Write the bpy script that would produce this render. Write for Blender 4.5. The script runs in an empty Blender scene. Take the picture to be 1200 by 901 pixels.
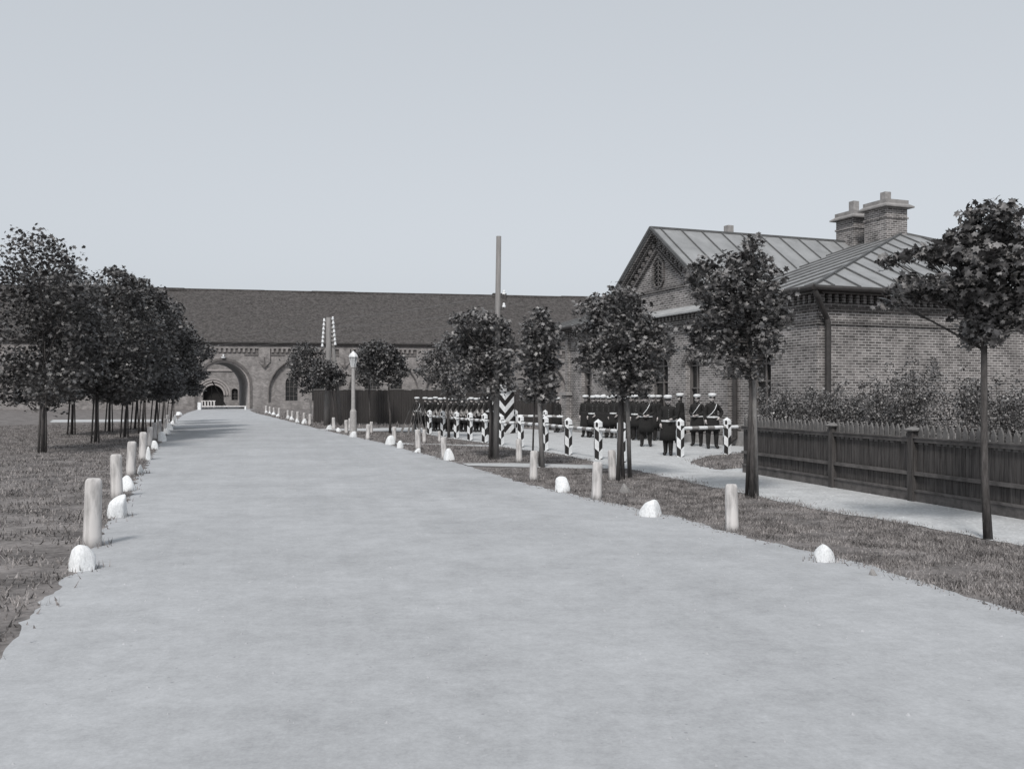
import bpy, math, random
import numpy as np
from mathutils import Vector, Matrix
R = random.Random(7)
NR = np.random.default_rng(11)
sc = bpy.context.scene
COL = sc.collection
F, CX, HY, H = 1100.0, 600.0, 464.0, 1.75

def G(px, py, z=0.0):
    d = (H - z) * F / (py - HY)
    return Vector(((px - CX) / F * d, d, z))
def dist(py): return H * F / (py - HY)
def AT(px, py, d): return Vector(((px - CX) / F * d, d, H + (HY - py) / F * d))

# ------------------------------------------------------------------ materials
def nt(name):
    m = bpy.data.materials.new(name); m.use_nodes = True
    n = m.node_tree.nodes; l = m.node_tree.links
    return m, n, l, n['Principled BSDF']
def rgb(v, tint=(1, .965, .955)):
    return (v * tint[0], v * tint[1], v * tint[2], 1)
WARM = (1, .93, .905); COOL = (.975, .99, 1.0); NEU = (1, .965, .945)
def mat(name, lo, hi=None, scale=6, rough=.85, bump=0, tint=WARM, detail=6, spec=.3, stretch=None, scale2=None, ramp=(.35, .65), bdist=.02):
    m, n, l, b = nt(name)
    hi = lo if hi is None else hi
    tc = n.new('ShaderNodeTexCoord'); src = tc.outputs['Object']
    if stretch:
        mp = n.new('ShaderNodeMapping'); mp.inputs['Scale'].default_value = stretch
        l.new(src, mp.inputs['Vector']); src = mp.outputs['Vector']
    no = n.new('ShaderNodeTexNoise'); no.inputs['Scale'].default_value = scale; no.inputs['Detail'].default_value = detail
    no.inputs['Roughness'].default_value = .65
    l.new(src, no.inputs['Vector']); fac = no.outputs['Fac']
    if scale2:
        n2 = n.new('ShaderNodeTexNoise'); n2.inputs['Scale'].default_value = scale2; n2.inputs['Detail'].default_value = 4
        l.new(src, n2.inputs['Vector'])
        mm = n.new('ShaderNodeMath'); mm.operation = 'ADD'; l.new(fac, mm.inputs[0]); l.new(n2.outputs['Fac'], mm.inputs[1])
        m3 = n.new('ShaderNodeMath'); m3.operation = 'MULTIPLY'; m3.inputs[1].default_value = .5
        l.new(mm.outputs[0], m3.inputs[0]); fac = m3.outputs[0]
    r = n.new('ShaderNodeValToRGB'); r.color_ramp.elements[0].position = ramp[0]; r.color_ramp.elements[1].position = ramp[1]
    r.color_ramp.elements[0].color = rgb(lo, tint); r.color_ramp.elements[1].color = rgb(hi, tint)
    l.new(fac, r.inputs['Fac']); l.new(r.outputs['Color'], b.inputs['Base Color'])
    b.inputs['Roughness'].default_value = rough; b.inputs['Specular IOR Level'].default_value = spec
    if bump:
        bp = n.new('ShaderNodeBump'); bp.inputs['Strength'].default_value = bump; bp.inputs['Distance'].default_value = bdist
        l.new(fac, bp.inputs['Height']); l.new(bp.outputs['Normal'], b.inputs['Normal'])
    return m
def brick(name, c1, c2, mortar, bw=.27, bh=.1, ms=.012, var=.5, bump=.4, tint=WARM):
    m, n, l, b = nt(name)
    tc = n.new('ShaderNodeTexCoord'); sp = n.new('ShaderNodeSeparateXYZ'); l.new(tc.outputs['Object'], sp.inputs[0])
    ad = n.new('ShaderNodeMath'); ad.operation = 'ADD'; l.new(sp.outputs['X'], ad.inputs[0]); l.new(sp.outputs['Y'], ad.inputs[1])
    cb = n.new('ShaderNodeCombineXYZ'); l.new(ad.outputs[0], cb.inputs['X']); l.new(sp.outputs['Z'], cb.inputs['Y'])
    br = n.new('ShaderNodeTexBrick'); l.new(cb.outputs[0], br.inputs['Vector'])
    br.inputs['Scale'].default_value = 1; br.inputs['Brick Width'].default_value = bw; br.inputs['Row Height'].default_value = bh
    br.inputs['Mortar Size'].default_value = ms; br.inputs['Mortar Smooth'].default_value = .3; br.inputs['Bias'].default_value = 0
    br.inputs['Color1'].default_value = rgb(c1, tint); br.inputs['Color2'].default_value = rgb(c2, tint); br.inputs['Mortar'].default_value = rgb(mortar, NEU)
    no = n.new('ShaderNodeTexNoise'); no.inputs['Scale'].default_value = 1.1; no.inputs['Detail'].default_value = 8; no.inputs['Roughness'].default_value = .7
    l.new(tc.outputs['Object'], no.inputs['Vector'])
    r = n.new('ShaderNodeValToRGB'); r.color_ramp.elements[0].position = .3; r.color_ramp.elements[1].position = .7
    r.color_ramp.elements[0].color = (1 - var, 1 - var, 1 - var, 1); r.color_ramp.elements[1].color = (1 + var * .3,) * 3 + (1,)
    l.new(no.outputs['Fac'], r.inputs['Fac'])
    mx = n.new('ShaderNodeMix'); mx.data_type = 'RGBA'; mx.blend_type = 'MULTIPLY'; mx.inputs['Factor'].default_value = 1
    l.new(br.outputs['Color'], mx.inputs['A']); l.new(r.outputs['Color'], mx.inputs['B']); l.new(mx.outputs['Result'], b.inputs['Base Color'])
    b.inputs['Roughness'].default_value = .9; b.inputs['Specular IOR Level'].default_value = .2
    bp = n.new('ShaderNodeBump'); bp.inputs['Strength'].default_value = bump; bp.inputs['Distance'].default_value = .01; bp.invert = True
    l.new(br.outputs['Fac'], bp.inputs['Height']); l.new(bp.outputs['Normal'], b.inputs['Normal'])
    return m
def leafmat(name, lo, hi, scale):
    m, n, l, b = nt(name)
    tc = n.new('ShaderNodeTexCoord'); no = n.new('ShaderNodeTexNoise'); no.inputs['Scale'].default_value = scale; no.inputs['Detail'].default_value = 2
    l.new(tc.outputs['Object'], no.inputs['Vector'])
    r = n.new('ShaderNodeValToRGB'); r.color_ramp.elements[0].position = .38; r.color_ramp.elements[1].position = .66
    r.color_ramp.elements[0].color = rgb(lo); r.color_ramp.elements[1].color = rgb(hi)
    l.new(no.outputs['Fac'], r.inputs['Fac']); l.new(r.outputs['Color'], b.inputs['Base Color'])
    b.inputs['Roughness'].default_value = .42; b.inputs['Specular IOR Level'].default_value = .5
    return m

M = {}
M['ground'] = mat('ground_turf', .07, .25, 9, .95, .7, WARM, 10, .1, scale2=1.3, ramp=(.38, .62))
M['road'] = None
M['plaza'] = mat('plaza_gravel', .36, .55, 2.2, .95, .6, COOL, 10, .1, scale2=22, ramp=(.36, .6))
M['grass'] = mat('grass_blades', .055, .38, 38, .7, 0, WARM, 2, .3, scale2=3, ramp=(.4, .62))
M['brick'] = brick('guardhouse_brick', .1, .27, .5, .26, .085, .0125, .58)
M['brickdark'] = brick('cornice_brick', .06, .13, .3, .26, .085, .012, .45)
M['brickfar'] = brick('barracks_brick', .19, .3, .34, .3, .12, .016, .5)
M['brickfar2'] = mat('barracks_trim', .09, .15, 2, .9, .2)
M['brickpale'] = mat('barracks_arch_ring', .27, .38, 3, .9, .2)
M['shingle'] = mat('shingle_roof', .045, .1, 2.2, .9, .6, WARM, 12, .2, stretch=(.8, 1, 1.3), scale2=5, ramp=(.4, .6), bdist=.15)
M['metalroof'] = mat('sheet_metal_roof', .21, .31, 1.2, .5, .05, COOL, 5, .4, ramp=(.3, .7))
M['seam'] = mat('roof_seam', .09, .13, 4, .6, 0, COOL)
M['ledge'] = mat('ledge_metal', .34, .42, 2, .6, 0, COOL)
M['pipe'] = mat('pipe_paint', .035, .055, 5, .6)
M['boards'] = mat('fence_boards', .035, .1, 5, .85, .4, WARM, 8, .2, stretch=(6, 6, .35))
M['rail'] = mat('fence_rail', .07, .14, 5, .8, .2, WARM)
M['picket'] = mat('picket_tips', .1, .17, 5, .8, 0, NEU)
M['farboards'] = mat('far_fence_boards', .035, .06, 5, .85, .3, WARM, 8, .2, stretch=(7, 7, .3))
M['bark'] = mat('bark', .045, .11, 9, .9, .6, WARM, 8, .2, stretch=(3, 3, .6))
M['stake'] = mat('stake_wood', .13, .22, 9, .85, .3, NEU, 8, .2, stretch=(3, 3, .4))
M['darkstake'] = mat('dark_stake_wood', .05, .09, 9, .85, .3, WARM, 8, .2, stretch=(3, 3, .4))
M['pole'] = mat('pole_wood', .17, .25, 6, .85, .3, NEU, 8, .2, stretch=(3, 3, .3))
M['leaf'] = leafmat('leaf', .035, .24, 8)
M['leaf2'] = leafmat('leaf_far', .03, .15, 4)
M['bush'] = leafmat('bush_leaf', .05, .22, 8)
M['white'] = mat('whitewash', .6, .84, 7, .85, .35, COOL, 8, .2)
M['bollard'] = mat('bollard_limewash', .26, .6, 7, .9, .5, NEU, 10, .2, stretch=(2, 2, .5), scale2=3, ramp=(.36, .56))
M['black'] = mat('black_paint', .018, .03, 5, .5)
M['glass'] = mat('window_glass', .02, .03, 2, .15, 0, COOL, spec=.5)
M['frame'] = mat('window_frame', .12, .16, 5, .7)
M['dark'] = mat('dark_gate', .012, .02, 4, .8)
M['coat'] = mat('dark_wool', .014, .026, 40, .95, .2, NEU)
M['boot'] = mat('boot_leather', .012, .02, 10, .4)
M['skin'] = mat('skin', .42, .5, 10, .6, 0, WARM)
M['hair'] = mat('hair', .02, .03, 60, .7)
M['linen'] = mat('white_linen', .6, .72, 20, .85, 0, COOL)
M['greycloth'] = mat('grey_cloth', .32, .45, 30, .95, .2, NEU)
M['iron'] = mat('iron', .05, .08, 8, .55)
M['porcelain'] = mat('porcelain', .75, .8, 4, .3, 0, COOL)
M['stone'] = mat('grey_stone', .2, .32, 9, .9, .4, NEU)
M['plinth'] = mat('plinth_stone', .22, .34, 5, .9, .3, NEU)
M['sand'] = mat('path_sand', .38, .52, 3, .95, .4, COOL, 9, .1, scale2=25)
M['lampglass'] = mat('lamp_glass', .35, .42, 5, .25, 0, COOL, spec=.5)
M['lamppaint'] = mat('lamp_paint', .3, .4, 8, .6, 0, NEU)
M['signtext'] = mat('sign_text', .06, .06, 5, .7)

M['capstone'] = mat('chimney_cap_render', .2, .3, 3, .9, .2, NEU)
M['vaultbright'] = mat('brightened_vault', .4, .55, 1.5, .9, .3, NEU, 8, .1)  # pale tone puts light into the colour of the dim passage
def roadmat():
    m, n, l, b = nt('packed_road')
    tc = n.new('ShaderNodeTexCoord')
    def noise(s, d, st=None, ro=.6):
        src = tc.outputs['Object']
        if st:
            mp = n.new('ShaderNodeMapping'); mp.inputs['Scale'].default_value = st; mp.vector_type = 'TEXTURE'; mp.inputs['Scale'].default_value = tuple(1/q for q in st); mp.inputs['Rotation'].default_value = (0, 0, math.radians(14))
            l.new(src, mp.inputs['Vector']); src = mp.outputs['Vector']
        q = n.new('ShaderNodeTexNoise'); q.inputs['Scale'].default_value = s; q.inputs['Detail'].default_value = d; q.inputs['Roughness'].default_value = ro
        l.new(src, q.inputs['Vector']); return q.outputs['Fac']
    def mul(a, w):
        x = n.new('ShaderNodeMath'); x.operation = 'MULTIPLY'; x.inputs[1].default_value = w; l.new(a, x.inputs[0]); return x.outputs[0]
    def add(a, c):
        x = n.new('ShaderNodeMath'); x.operation = 'ADD'; l.new(a, x.inputs[0]); l.new(c, x.inputs[1]); return x.outputs[0]
    big = noise(.45, 9, None, .68); wheel = noise(1.3, 6, (1.5, .07, 1), .7); mid = noise(3.2, 8); fine = noise(45, 6, None, .75)
    grit = noise(14, 6, None, .7); f = add(add(add(mul(big, .28), mul(wheel, .12)), add(mul(mid, .18), mul(fine, .22))), mul(grit, .2))
    r = n.new('ShaderNodeValToRGB'); r.color_ramp.elements[0].position = .4; r.color_ramp.elements[1].position = .59
    r.color_ramp.elements[0].color = rgb(.3, (.97,.99,1.02)); r.color_ramp.elements[1].color = rgb(.46, (.97,.99,1.02))
    l.new(f, r.inputs['Fac'])
    # scattered dark pebbles and specks
    v = n.new('ShaderNodeTexVoronoi'); v.inputs['Scale'].default_value = 5.5; l.new(tc.outputs['Object'], v.inputs['Vector'])
    rr = n.new('ShaderNodeValToRGB'); rr.color_ramp.elements[0].position = .035; rr.color_ramp.elements[1].position = .07
    rr.color_ramp.elements[0].color = (.62, .62, .62, 1); rr.color_ramp.elements[1].color = (1, 1, 1, 1); l.new(v.outputs['Distance'], rr.inputs['Fac'])
    mx = n.new('ShaderNodeMix'); mx.data_type = 'RGBA'; mx.blend_type = 'MULTIPLY'; mx.inputs['Factor'].default_value = .7
    l.new(r.outputs['Color'], mx.inputs['A']); l.new(rr.outputs['Color'], mx.inputs['B']); l.new(mx.outputs['Result'], b.inputs['Base Color'])
    b.inputs['Roughness'].default_value = .95; b.inputs['Specular IOR Level'].default_value = .1
    bp = n.new('ShaderNodeBump'); bp.inputs['Strength'].default_value = .35; bp.inputs['Distance'].default_value = .03
    l.new(add(mul(mid, .7), mul(fine, .3)), bp.inputs['Height']); l.new(bp.outputs['Normal'], b.inputs['Normal'])
    return m
M['road'] = roadmat()

# ------------------------------------------------------------------ mesh helper
class MB:
    def __init__(s): s.v = []; s.f = []; s.m = []
    def add(s, vs, fs, mi=0):
        o = len(s.v); s.v += [tuple(p) for p in vs]
        for f in fs: s.f.append([i + o for i in f]); s.m.append(mi)
        return s
    def box(s, x0, x1, y0, y1, z0, z1, mi=0):
        return s.add([(x0,y0,z0),(x1,y0,z0),(x1,y1,z0),(x0,y1,z0),(x0,y0,z1),(x1,y0,z1),(x1,y1,z1),(x0,y1,z1)],
                     [(0,3,2,1),(4,5,6,7),(0,1,5,4),(1,2,6,5),(2,3,7,6),(3,0,4,7)], mi)
    def bar(s, p, q, w, h, mi=0, up=(0, 0, 1)):
        p = Vector(p); q = Vector(q); d = (q - p).normalized(); up = Vector(up)
        a = d.cross(up)
        if a.length < 1e-4: a = d.cross(Vector((1, 0, 0)))
        a.normalize(); c = a.cross(d).normalized(); a *= w / 2; c *= h / 2
        vs = [p-a-c, p+a-c, p+a+c, p-a+c, q-a-c, q+a-c, q+a+c, q-a+c]
        return s.add(vs, [(0,1,2,3),(4,7,6,5),(0,4,5,1),(1,5,6,2),(2,6,7,3),(3,7,4,0)], mi)
    def tube(s, pts, rad, n=8, mi=0, sx=1.0):
        pts = [Vector(p) for p in pts]
        if not isinstance(rad, (list, tuple)): rad = [rad] * len(pts)
        vs = []; fs = []; ref = Vector((1, 0, 0)); prev = None
        for i, p in enumerate(pts):
            d = (pts[min(i+1, len(pts)-1)] - pts[max(i-1, 0)]).normalized()
            a = (prev if prev is not None else ref)
            a = a - d * a.dot(d)
            if a.length < 1e-3: a = Vector((0, 1, 0)) - d * d.y
            a.normalize(); prev = a; b = d.cross(a)
            for k in range(n):
                t = 2 * math.pi * k / n; vs.append(p + (a * math.cos(t) * sx + b * math.sin(t)) * rad[i])
        for i in range(len(pts) - 1):
            for k in range(n):
                fs.append((i*n+k, i*n+(k+1) % n, (i+1)*n+(k+1) % n, (i+1)*n+k))
        fs.append(tuple(reversed(range(n)))); fs.append(tuple(range((len(pts)-1)*n, len(pts)*n)))
        return s.add(vs, fs, mi)
    def lathe(s, prof, c=(0, 0, 0), n=16, ex=1, ey=1, mi=0, mis=None):
        vs = []; N = len(prof)
        for r, z in prof:
            for k in range(n):
                t = 2 * math.pi * k / n; vs.append((c[0] + r*ex*math.cos(t), c[1] + r*ey*math.sin(t), c[2] + z))
        for i in range(N - 1):
            s_f = [(i*n+k, i*n+(k+1) % n, (i+1)*n+(k+1) % n, (i+1)*n+k) for k in range(n)]
            if i == 0: s.add(vs, s_f, (mis[0] if mis else mi)); base = len(s.v) - len(vs)
            else:
                for f in s_f: s.f.append([j + base for j in f]); s.m.append(mis[i] if mis else mi)
        s.f.append([base + j for j in reversed(range(n))]); s.m.append(mis[0] if mis else mi)
        s.f.append([base + j for j in range((N-1)*n, N*n)]); s.m.append(mis[-1] if mis else mi)
        return s
    def poly_prism(s, pts, y0, y1, mi=0):   # pts in xz, extruded in y
        n = len(pts)
        vs = [(p[0], y0, p[1]) for p in pts] + [(p[0], y1, p[1]) for p in pts]
        fs = [tuple(range(n)), tuple(reversed(range(n, 2*n)))] + [((i+1) % n, i, i+n, (i+1) % n + n) for i in range(n)]
        return s.add(vs, fs, mi)
    def build(s, name, mats, parent=None, smooth=False, loc=None):
        me = bpy.data.meshes.new(name); me.from_pydata(s.v, [], s.f)
        if not isinstance(mats, (list, tuple)): mats = [mats]
        for m in mats: me.materials.append(m)
        me.polygons.foreach_set('material_index', s.m)
        if smooth: me.polygons.foreach_set('use_smooth', [True] * len(s.f))
        me.update()
        o = bpy.data.objects.new(name, me); COL.objects.link(o)
        if parent: o.parent = parent
        if loc is not None: o.location = loc
        return o
def tag(o, label=None, cat=None, group=None, kind=None):
    if label: o['label'] = label
    if cat: o['category'] = cat
    if group: o['group'] = group
    if kind: o['kind'] = kind
    return o
def thing(name, loc, rz, label, cat, group=None):
    o = bpy.data.objects.new(name, None); COL.objects.link(o); o.empty_display_size = .2
    o.location = loc; o.rotation_euler = (0, 0, rz)
    return tag(o, label, cat, group)
def children(o): return [c for c in bpy.data.objects if c.parent == o]
def copy_tree(o, parent=None):
    c = o.copy(); COL.objects.link(c); c.parent = parent
    for ch in children(o): copy_tree(ch, c)
    return c
ORD = ['first','second','third','fourth','fifth','sixth','seventh','eighth','ninth','tenth','eleventh','twelfth','thirteenth','fourteenth','fifteenth','sixteenth','seventeenth','eighteenth','nineteenth','twentieth']

# ------------------------------------------------------------------ ground surfaces
def rough_poly(pts, amp=.08, step=.35):
    out = []
    n = len(pts)
    for i in range(n):
        a = Vector(pts[i][:2]); b = Vector(pts[(i+1) % n][:2]); L = (b-a).length
        st = max(step, L / 60)
        st = max(.1, L/60); k = max(1, int(L / st)); nn = Vector((-(b-a).y, (b-a).x)).normalized() if L > 0 else Vector((0, 0))
        for j in range(k):
            p = a.lerp(b, j / k)
            if j or L < 3: p = p + nn * (R.gauss(0, amp*.18) + amp*(.5*math.sin(p.x*2.1+p.y*1.7) + .35*math.sin(p.x*5.3-p.y*6.1) + .25*math.sin(p.x*13+p.y*11)))
            out.append((p.x, p.y))
    return out
def smooth_path(pts, k=6):
    out = []
    P = [Vector(p[:2]) for p in pts]
    for i in range(len(P) - 1):
        p0 = P[max(0, i-1)]; p1 = P[i]; p2 = P[i+1]; p3 = P[min(len(P)-1, i+2)]
        for j in range(k):
            t = j / k
            out.append(.5 * ((2*p1) + (p2-p0)*t + (2*p0-5*p1+4*p2-p3)*t*t + (3*p1-p0-3*p2+p3)*t**3))
    out.append(P[-1]); return out
def sheet(name, pts, z, m, parent=None):
    from mathutils.geometry import tessellate_polygon
    v3 = [Vector((p[0], p[1], z)) for p in pts]
    tri = tessellate_polygon([v3])
    me = bpy.data.meshes.new(name); me.from_pydata([tuple(v) for v in v3], [], [tuple(t) for t in tri]); me.materials.append(m)
    for p in me.polygons:
        if p.normal.z < 0: p.flip()
    me.update()
    o = bpy.data.objects.new(name, me); COL.objects.link(o); tag(o, kind='structure'); return o
gm = MB(); gm.add([(-1500,-300,0),(1500,-300,0),(1500,2500,0),(-1500,2500,0)], [(0,1,2,3)])
tag(gm.build('ground', M['ground']), kind='structure')

red = [G(*p) for p in [(1260,735),(1150,704),(1075,682),(1020,664),(965,650),(870,627),(800,607),(750,597),(700,586),(660,577),(620,567),(585,557),(556,549),(535,542),(500,533),(470,525),(440,517),(400,508.5),(370,501.5),(340,494),(318,488.5),(300,484),(292,480.4)]]
led = [G(*p) for p in [(232,479.8),(220,483.5),(212,488),(205,495),(198,504),(190,516),(180,530),(168,550),(154,575),(135,605),(96,655),(40,725),(-60,850)]]
road = [(7.5,-14), (5.2,2)] + [tuple(p) for p in smooth_path(red, 5)]
P0 = Vector((-41.6,123.6)); 
road += [(-34.6,128),(-41,145),(-56,175),(-64,172),(-52,148),(-42.5,126)] + [tuple(p) for p in smooth_path(led, 5)] + [(-3.0,1),(-3.2,-14)]
sheet('road', rough_poly(road, .085, .22), .004, M['road'])
# gravel court in front of the guardhouse plus the footpath along the picket fence
pl = [(488,505.5),(505,510),(540,515.5),(575,520),(600,526),(640,530),(680,537),(700,543),(716,547.5),(742,550.5),(785,560),(820,568.5),(880,580),(965,599),(1020,607.5),(1075,617),(1260,652)]
pu = [(1260,612),(1075,586),(1000,573),(940,563),(905,556.5),(872,549),(845,551),(818,546),(812,540),(835,534),(868,530.5),(868,521),(800,518),(700,508),(600,502),(540,501),(488,501.5)]
court = [tuple(p) for p in smooth_path([G(*p) for p in pl], 4)] + [tuple(p) for p in smooth_path([G(*p) for p in pu], 4)]
sheet('gravel_court', rough_poly(court, .07, .3), .008, M['plaza'])
cp = [(548,546),(600,547.5),(660,549),(720,549.5),(720,546),(660,544.5),(600,543),(541,543.2)]
sheet('cross_path', rough_poly([G(*p) for p in cp], .05, .4), .012, M['sand'])
cp = [(455,520.6),(500,521.5),(560,523.2),(592,524),(592,522),(560,521.3),(500,520),(452,518.8)]
sheet('cross_path_far', rough_poly([G(*p) for p in cp], .05, .5), .012, M['sand'])
cp = [(378,504.5),(430,505.5),(490,506),(490,501),(430,502.2),(372,503)]
sheet('fence_path', rough_poly([G(*p) for p in cp], .1, .5), .016, M['sand'])
cp = [(150,494.5),(190,495),(203,494),(203,491.5),(150,491.5),(60,492),(60,495)]
sheet('side_path', rough_poly([G(*p) for p in cp], .15, .6), .012, M['sand'])

# grass blades
def in_poly(P, poly):
    x, y = P[:, 0], P[:, 1]; ins = np.zeros(len(P), bool); n = len(poly)
    for i in range(n):
        x1, y1 = poly[i]; x2, y2 = poly[(i+1) % n]
        c = ((y1 > y) != (y2 > y)) & (x < (x2-x1) * (y-y1) / ((y2-y1) + 1e-12) + x1); ins ^= c
    return ins
ROADP = [tuple(p)[:2] for p in road]
def blades(name, polypx, dens, h, w, m, label, excl=(), world=None):
    poly = world or [tuple(G(*p))[:2] for p in polypx]
    a = np.array(poly); lo = a.min(0); hi = a.max(0)
    n = int((hi-lo).prod() * dens); P = NR.uniform(lo, hi, (n, 2))
    P = P[in_poly(P, poly)]
    P += NR.normal(0, .12, P.shape)
    for e in excl:
        k_ = ~in_poly(P, e) | (NR.uniform(0, 1, len(P)) < .0); P = P[k_]
    P = P + NR.normal(0, .1, P.shape)
    clump = np.sin(P[:,0]*3.1+np.sin(P[:,1]*2.3)*2) * np.sin(P[:,1]*2.7+P[:,0]) 
    keep = NR.uniform(0, 1, len(P)) < (.55 + .5*clump); P = P[keep]; clump = clump[keep]
    n = len(P); an = NR.uniform(0, 2*np.pi, n); hh = h * NR.uniform(.35, 1.15, n) * (1 + .4*clump); ww = w * NR.uniform(.6, 1.4, n)
    lean = NR.uniform(.1, 1.0, n) * hh; la = NR.uniform(0, 2*np.pi, n)
    V = np.zeros((n, 3, 3))
    V[:,0,:2] = P + np.stack([np.cos(an), np.sin(an)], 1) * ww[:, None] / 2
    V[:,1,:2] = P - np.stack([np.cos(an), np.sin(an)], 1) * ww[:, None] / 2
    V[:,2,:2] = P + np.stack([np.cos(la), np.sin(la)], 1) * lean[:, None]; V[:,2,2] = hh
    me = bpy.data.meshes.new(name); me.from_pydata(V.reshape(-1, 3).tolist(), [], np.arange(n*3).reshape(-1, 3).tolist()); me.materials.append(m)
    o = bpy.data.objects.new(name, me); COL.objects.link(o); tag(o, label, 'grass', kind='stuff'); print(name, n); return o
COURTP = [tuple(p)[:2] for p in court]
near = [(1260,735),(1150,704),(1075,682),(1020,664),(965,650),(870,627),(800,607),(750,597),(700,586),(660,577),(620,567),(585,557),(560,550),(620,549.5),(720,550),(742,551),(785,560),(820,568.5),(880,580),(965,599),(1020,607.5),(1075,617),(1260,652)]
blades('grass', near, 2300, .05, .012, M['grass'], 'short rough grass on the near right verge between road and footpath', [ROADP])
far = [(556,542),(535,541),(500,532),(470,524),(440,516),(400,508),(378,504),(430,506),(488,507),(540,516.5),(575,521),(600,527),(640,531),(680,538),(700,543),(640,543),(600,542.5)]
blades('grass', far, 520, .06, .02, M['grass'], 'short grass on the verge between striped barrier and road', [ROADP, COURTP])
blades('grass', [(818,546),(812,540),(835,534),(868,530.5),(885,531),(890,552),(872,549),(845,551)], 400, .06, .02, M['grass'], 'small grass patch at the foot of the striped barrier by the picket fence')
lv = [(205,495),(198,504),(190,516),(180,530),(168,550),(154,575),(135,605),(96,655),(40,725),(-60,850),(-200,700),(-60,500),(150,496)]
blades('grass', lv, 260, .07, .022, M['grass'], 'shaded grass under the trees on the left verge', [ROADP])
blades('grass', [(372,502.5),(340,494),(318,488),(300,483.6),(340,483),(420,492),(640,498),(640,501.5),(430,502),(380,502.5)], 14, .16, .07, M['grass'], 'grass strip along the foot of the far board fence', [ROADP, COURTP])

def pebbles(name, polypx, n, size, m, label, excl=None):
    poly = [tuple(G(*p))[:2] for p in polypx]; a = np.array(poly); lo = a.min(0); hi = a.max(0)
    P = NR.uniform(lo, hi, (n*3, 2)); P = P[in_poly(P, poly)]
    if excl is not None: P = P[~in_poly(P, excl)]
    P = P[:n]
    mb = MB()
    for x, y in P:
        r = size*min(1.8, R.lognormvariate(0, .4)); t = R.uniform(0, 6)
        vs = [(x+r*R.uniform(.7,1.2)*math.cos(t+k*1.2566), y+r*R.uniform(.7,1.2)*math.sin(t+k*1.2566), .004) for k in range(5)] + [(x+r*R.uniform(-.3,.3), y+r*R.uniform(-.3,.3), .01+r*R.uniform(.25,.5))]
        mb.add(vs, [(k,(k+1)%5,5) for k in range(5)])
    o = mb.build(name, m); tag(o, label, 'gravel', kind='stuff')
pebbles('gravel', [(0,900),(135,605),(205,495),(400,509),(620,568),(870,628),(1075,683),(1260,735),(1260,900)], 2600, .009, M['road'], 'loose gravel and pebbles strewn over the packed road')
pebbles('gravel', [(742,550),(820,568),(965,599),(1075,617),(1260,652),(1260,612),(1075,586),(940,563),(872,549),(800,520),(700,512),(600,510),(600,526),(700,543)], 2600, .016, M['plaza'], 'loose gravel on the court and along the fence footpath', [tuple(G(*p))[:2] for p in [(818,546),(812,540),(835,534),(868,530.5),(885,531),(890,552),(872,549),(845,551)]])
pebbles('gravel', [(1260,740),(1075,686),(965,655),(870,632),(750,601),(620,570),(620,564),(750,593),(870,622),(965,646),(1075,678),(1260,730)], 900, .012, M['ground'], 'dark crumbs of earth along the right road edge')

# ------------------------------------------------------------------ walls with openings
def arch_pts(xc, w, zs, rise, n=12):
    # spring height zs, from left to right
    out = []
    for i in range(n + 1):
        t = math.pi * (1 - i / n); out.append((xc + w/2*math.cos(t), zs + rise*math.sin(t)))
    return out
def wall(mb, x0, x1, z0, z1, ops, y=0, depth=.3, mi=0, skew=(0, 1), ops_n=12, back=True):
    """front face of a wall at y with openings; ops: (xc,w,sill,spring,rise). Reveals run along skew*depth."""
    ops = sorted(ops); x = x0
    def q(pts, m=mi): mb.add([(p[0], p[1], p[2]) for p in pts], [tuple(range(len(pts)))], m)
    for xc, w, s, sp, ri in ops:
        a = xc - w/2; b = xc + w/2
        if a > x: q([(x,y,z0),(a,y,z0),(a,y,z1),(x,y,z1)])
        if s > z0: q([(a,y,z0),(b,y,z0),(b,y,s),(a,y,s)])
        ap = arch_pts(xc, w, sp, ri, ops_n)
        for i in range(ops_n):
            (xa, za), (xb, zb) = ap[i], ap[i+1]
            q([(xa,y,za),(xb,y,zb),(xb,y,z1),(xa,y,z1)])
        ring = [(a, s)] + ap + [(b, s)]
        dx, dy = skew[0]*depth, skew[1]*depth
        for i in range(len(ring)):
            p = ring[i]; r = ring[(i+1) % len(ring)]
            if i == len(ring)-1 and s <= z0: continue
            q([(p[0],y,p[1]),(p[0]+dx,y+dy,p[1]),(r[0]+dx,y+dy,r[1]),(r[0],y,r[1])])
        x = b
    if x < x1: q([(x,y,z0),(x1,y,z0),(x1,y,z1),(x,y,z1)])
def window(parent, xc, w, s, sp, ri, y, name='window', nx=2, nz=4, fm='frame'):
    """frame with arched head, mullions; pane behind"""
    mb = MB(); t = .07
    ap = arch_pts(xc, w, sp, ri, 12); ring = [(xc-w/2, s)] + ap + [(xc+w/2, s)]
    for i in range(len(ring)):
        p = ring[i]; r = ring[(i+1) % len(ring)]
        mb.bar((p[0], y, p[1]), (r[0], y, r[1]), .1, t*1.6, up=(0, 1, 0))
    for k in range(1, nx):
        x = xc - w/2 + w*k/nx; mb.box(x-.03, x+.03, y-.03, y+.03, s, sp+ri*.98 if abs(x-xc) < w*.1 else sp+ri*.8)
    for k in range(1, nz): 
        z = s + (sp-s)*k/(nz-1) if nz > 1 else s
        mb.box(xc-w/2, xc+w/2, y-.025, y+.025, z-.025, z+.025)
    f = mb.build(name, M[fm], parent)
    p = MB(); p.poly_prism([(q[0], q[1]) for q in ring], y+.05, y+.08); p.build('pane', M['glass'], f)
    sl = MB(); sl.box(xc-w/2-.06, xc+w/2+.06, y-.2, y+.02, s-.08, s-.003); sl.build('sill', M['plinth'], f)
    return f

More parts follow.
